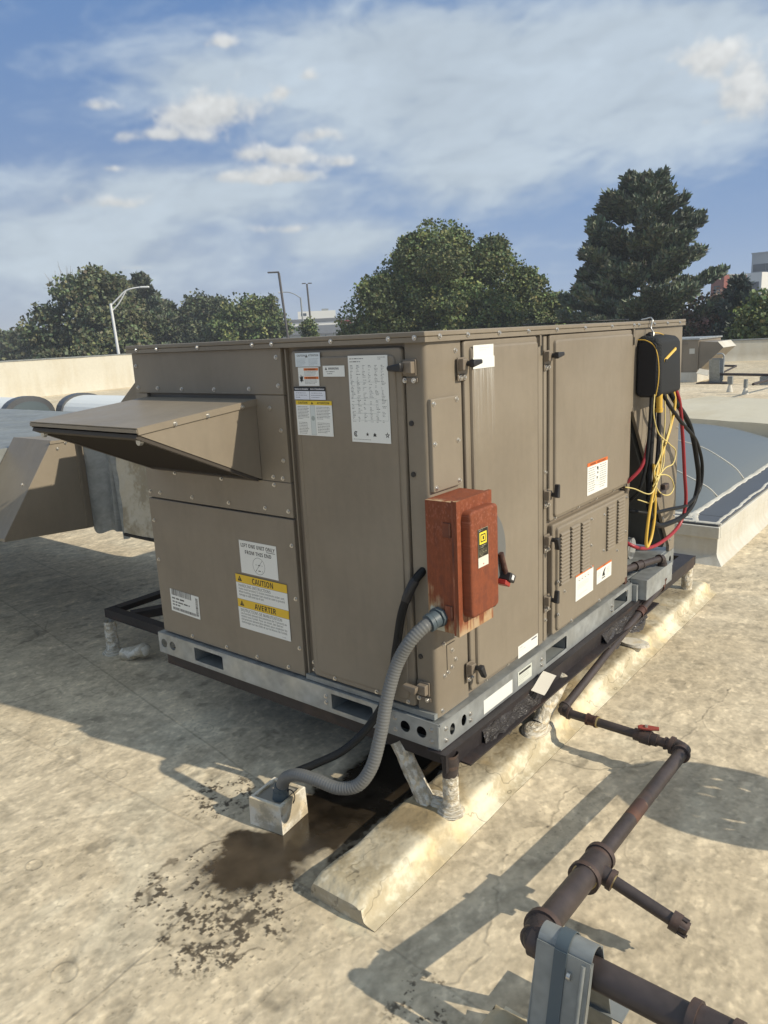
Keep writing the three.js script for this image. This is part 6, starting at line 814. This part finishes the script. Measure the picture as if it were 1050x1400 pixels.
// ---------- street lamps ----------
M.lampWhite = std({ color: lin(0.72, 0.73, 0.72), roughness: 0.45, metalness: 0.2 });
M.lampDark = std({ color: lin(0.09, 0.085, 0.085), roughness: 0.5 });
M.lampGrey = std({ color: lin(0.3, 0.32, 0.33), roughness: 0.5, metalness: 0.3 });
{
  const bar = (u) => [u * 0.72, -u * 0.69];   // along the picture's width
  const a = new Thing('street_lamp', 'white street lamp with a curved double arm left of the rooftop unit', 'street lamp', [-44.8, -5, -27.95], 'lamps beyond the roof'), A = (u, y) => [-44.8 + bar(u)[0], y, -27.95 + bar(u)[1]];
  a.add('post', cyl(A(0.15, -5), A(-0.22, 4.5), 0.12, 0.085, 12), M.lampWhite); a.add('arm', tube([A(-0.22, 4.35), A(0.3, 4.8), A(0.85, 5.25), A(1.4, 5.4), A(1.95, 5.45)], 0.05, 40, 8), M.lampWhite); a.add('arm', tube([A(-0.2, 4.0), A(0.25, 4.4), A(0.85, 5.2)], 0.045, 30, 8), M.lampWhite); a.add('lamp_head', rbx(-0.3, 0.3, -0.06, 0.06, -0.12, 0.12, 0.05, 3).rotateY(0.76).translate(...A(2.1, 5.44)), M.lampWhite);
  const b = new Thing('street_lamp', 'tall dark lamp post with one flat head pointing left', 'street lamp', [-41.4, -5, -40.2], 'lamps beyond the roof'), B = (u, y) => [-41.4 + bar(u)[0], y, -40.2 + bar(u)[1]];
  b.add('post', cyl(B(0.55, -5), B(-0.22, 6.5), 0.11, 0.09, 10), M.lampDark); b.add('lamp_head', rbx(-0.45, 0.42, -0.05, 0.05, -0.16, 0.16, 0.03, 2).rotateY(0.76).translate(...B(-0.6, 6.56)), M.lampDark);
  const c = new Thing('street_lamp', 'thin twin headed lamp post over the grey roofed shop', 'street lamp', [-53.9, -5, -55.9], 'lamps beyond the roof'), C = (u, y) => [-53.9 + bar(u)[0], y, -55.9 + bar(u)[1]];
  c.add('post', cyl(C(0.4, -5), C(0, 6.95), 0.12, 0.09, 10), M.lampDark); for (const s of [-1, 1]) c.add('lamp_head', rbx(-0.2, 0.2, -0.045, 0.045, -0.15, 0.15, 0.03, 2).rotateY(0.76).translate(...C(s * 0.3, 7.0)), M.lampDark);
  const d = new Thing('street_lamp', 'thin grey street lamp with a long curved arm behind the dark post', 'street lamp', [-51.5, -5, -52.4], 'lamps beyond the roof'), Dd = (u, y) => [-51.5 + bar(u)[0], y, -52.4 + bar(u)[1]];
  d.add('post', cyl(Dd(0.28, -5), Dd(0, 5.45), 0.1, 0.075, 10), M.lampGrey); d.add('arm', tube([Dd(0, 5.4), Dd(-0.5, 5.75), Dd(-1.1, 5.98), Dd(-1.75, 6.02)], 0.045, 30, 8), M.lampGrey); d.add('lamp_head', rbx(-0.22, 0.22, -0.07, 0.07, -0.12, 0.12, 0.05, 2).rotateY(0.76).translate(...Dd(-1.85, 6.0)), M.lampWhite);
}

// ---------- far buildings and parked cars ----------
M.win = std({ color: lin(0.05, 0.06, 0.075), roughness: 0.12, metalness: 0.1 });
M.concrete = std({ color: lin(0.34, 0.36, 0.38), roughness: 0.85 });
M.wallWhite = std({ color: lin(0.72, 0.71, 0.66), roughness: 0.85 });
M.brick = std({ color: lin(0.24, 0.075, 0.055), roughness: 0.9 });
M.roofGrey = std({ color: lin(0.11, 0.115, 0.125), roughness: 0.85 });
M.redSign = std({ color: lin(0.36, 0.02, 0.03), roughness: 0.5 });
function block(name, label, at, ang, build) { const t = thing(name, label, 'building', [at[0], -4, at[1]]); t.rotation.y = ang; build((n, g, m, parent) => part(n, g, m, parent ?? t)); return t; }
block('office_building', 'grey office block with dark window bands at the right edge', [-33.55, -143.9], -0.20, (p) => {
  p('wall', bx(0, 26, 0, 15.9, -18, 0), M.concrete); for (const y of [10.75, 13.0]) { for (let i = 0; i < 12; i++) { const f = p('window', bx(0.3 + i * 2.12, 2.36 + i * 2.12, y - 0.02, y + 1.2, -0.05, 0.06), M.win); } } for (let i = 0; i < 7; i++) for (const y of [10.75, 13.0]) p('window', bx(-0.06, 0.05, y, y + 1.2, -17.5 + i * 2.4, -15.3 + i * 2.4), M.win); p('parapet', bx(-0.1, 26.1, 15.9, 16.1, -18.1, 0.1), M.concrete);
  for (const y of [8.45]) for (let i = 0; i < 12; i++) p('window', bx(0.3 + i * 2.12, 2.36 + i * 2.12, y, y + 1.1, -0.05, 0.06), M.win); });
block('low_building', 'white flat building between the red brick tower and the grey office', [-34.9, -133.4], -0.25, (p) => { p('wall', bx(0, 6, 0, 12.3, -10, 0), M.wallWhite); for (let i = 0; i < 3; i++) p('window', bx(0.1 + i * 1.9, 1.8 + i * 1.9, 9.4, 10.9, -0.1, 0.05), M.win); });
block('brick_building', 'red brick tower seen between the tall pine and the white building', [-31.4, -113.5], -0.25, (p) => { p('wall', bx(0, 1.9, 0, 11.4, -6, 0), M.brick); p('coping', bx(-0.06, 1.96, 11.402, 11.5, -6.05, 0.06), M.concrete); for (const y of [3, 6, 8.6]) p('window', bx(0.5, 1.35, y, y + 1.4, -0.1, 0.04), M.win); });
block('shop_building', 'long cream shop with a grey roof behind the lamp posts', [-108.5, -100.4], 0.75, (p) => {
  p('wall', bx(0, 24, 0, 6.2, -16, 0), M.wallWhite); const s = new THREE.Shape([[-0.5, 6.2], [16.5, 6.2], [16.5, 6.5], [5, 8.0], [-0.5, 6.4]].map((q) => new THREE.Vector2(...q))); p('roof', boxUV(new THREE.ExtrudeGeometry(s, { depth: 25, bevelEnabled: false }).rotateY(Math.PI / 2)).translate(-0.5, 0, 0), M.roofGrey); for (let i = 0; i < 7; i++) p('pilaster', bx(1 + i * 3.5, 1.25 + i * 3.5, 0, 6.1, 0, 0.1), M.concrete); });
block('store_building', 'far white store with a red sign panel', [-162, -158.5], 0.75, (p) => { p('wall', bx(0, 26, 0, 9.6, -14, 0), M.wallWhite); p('fascia', bx(-0.2, 26.2, 10.2, 11.0, -14.2, 0.2), M.roofGrey); p('wall', bx(0, 26, 9.602, 10.198, -13.9, 0), M.concrete); p('sign_panel', bx(16.2, 19.2, 8.5, 10.1, 0.05, 0.3), M.redSign); p('rooftop_box', bx(4, 15, 11.002, 13.2, -9, -2), M.wallWhite); p('vent', bx(5, 6.5, 12, 12.7, -2, -1.9), M.win); p('vent', bx(11, 13, 13.202, 13.8, -6, -4), M.galvOld); for (let i = 0; i < 6; i++) p('window', bx(1 + i * 2.6, 3 + i * 2.6, 6, 8.4, -0.05, 0.06), M.win); });
block('shop_building', 'low white shops behind the parked cars on the left', [-99.8, -43], 1.05, (p) => { p('wall', bx(0, 28, 0, 6.0, -10, 0), M.concrete); p('fascia', bx(-0.3, 28.3, 6.0, 6.9, -10.3, 0.4), M.wallWhite); for (let i = 0; i < 7; i++) { p('window', bx(0.6 + i * 4, 3.2 + i * 4, 4.2, 5.7, -0.05, 0.06), M.win); p('pillar', bx(3.4 + i * 4, 3.9 + i * 4, 0, 5.99, 0.05, 0.5), i % 3 ? M.wallWhite : M.brick); } });
{
  const body = (() => { const s = new THREE.Shape(); s.moveTo(-2.2, 0.35); s.lineTo(2.2, 0.35); s.quadraticCurveTo(2.3, 0.75, 2.1, 0.85); s.lineTo(1.1, 0.95); s.lineTo(-2.0, 1.0); s.quadraticCurveTo(-2.3, 0.8, -2.2, 0.35); return ext(s, 1.75, 0.08, 3).translate(0, 0, -0.87); })();
  const cabin = (() => { const s = new THREE.Shape([[-1.9, 0.98], [1.15, 0.95], [0.45, 1.45], [-1.5, 1.5]].map((q) => new THREE.Vector2(...q))); return ext(s, 1.5, 0.06, 2).translate(0, 0, -0.75); })(), roofP = bx(-1.4, 0.4, 1.46, 1.53, -0.68, 0.68);
  const wheel = cyl([0, 0.33, -0.1], [0, 0.33, 0.1], 0.33, 0.33, 16), hub = cyl([0, 0.33, 0.1], [0, 0.33, 0.115], 0.2, 0.2, 12);
  const cols = [['silver', lin(0.5, 0.52, 0.54)], ['white', lin(0.75, 0.75, 0.74)], ['dark blue', lin(0.04, 0.06, 0.1)], ['black', lin(0.03, 0.03, 0.035)], ['pale grey', lin(0.55, 0.56, 0.56)]];
  [[-149.6, -75.6, 0], [-146.9, -81.6, 1], [-144.2, -86.6, 2], [-140.5, -94, 3], [-137.8, -98.6, 4]].forEach(([x, z, k], i) => {
    const t = thing('parked_car', cols[k][0] + ' parked car ' + ['nearest the left edge', 'second from the left edge', 'under the bare twigged tree', 'behind the tree trunk left of the white lamp', 'just left of the white lamp post'][i], 'car', [x, -0.55, z], 'cars in the far parking lot'); t.rotation.y = 1.05;
    const m = std({ color: cols[k][1], roughness: 0.3, metalness: 0.3 }); part('body', body, m, t); part('windows', cabin, M.win, t); part('roof_panel', roofP, m, t);
    for (const [wx, wz] of [[-1.4, 0.8], [1.4, 0.8], [-1.4, -0.8], [1.4, -0.8]]) { const w = part('wheel', wheel, M.rubber, t); w.position.set(wx, 0, wz); const hb = part('rim', hub, M.steel, w); }
  });
  const t = thing('white_van', 'white box van at the far left edge of the parking lot', 'van', [-151.6, -0.5, -70.6]); t.rotation.y = 1.05; part('body', rbx(-2.6, 1.6, 0.5, 2.9, -1, 1, 0.1), M.wallWhite, t); part('cab', rbx(1.62, 2.7, 0.5, 2.1, -0.95, 0.95, 0.15), M.wallWhite, t); part('windscreen', bx(2.3, 2.72, 1.35, 1.95, -0.8, 0.8), M.win, t); for (const x of [-1.7, 1.9]) for (const z of [-0.9, 0.9]) { const w = part('wheel', wheel, M.rubber, t); w.position.set(x, 0.05, z); }
}
scene.fog = new THREE.FogExp2(new THREE.Color(0.82, 0.88, 0.95), 0.0012);
renderer.render(scene, camera);
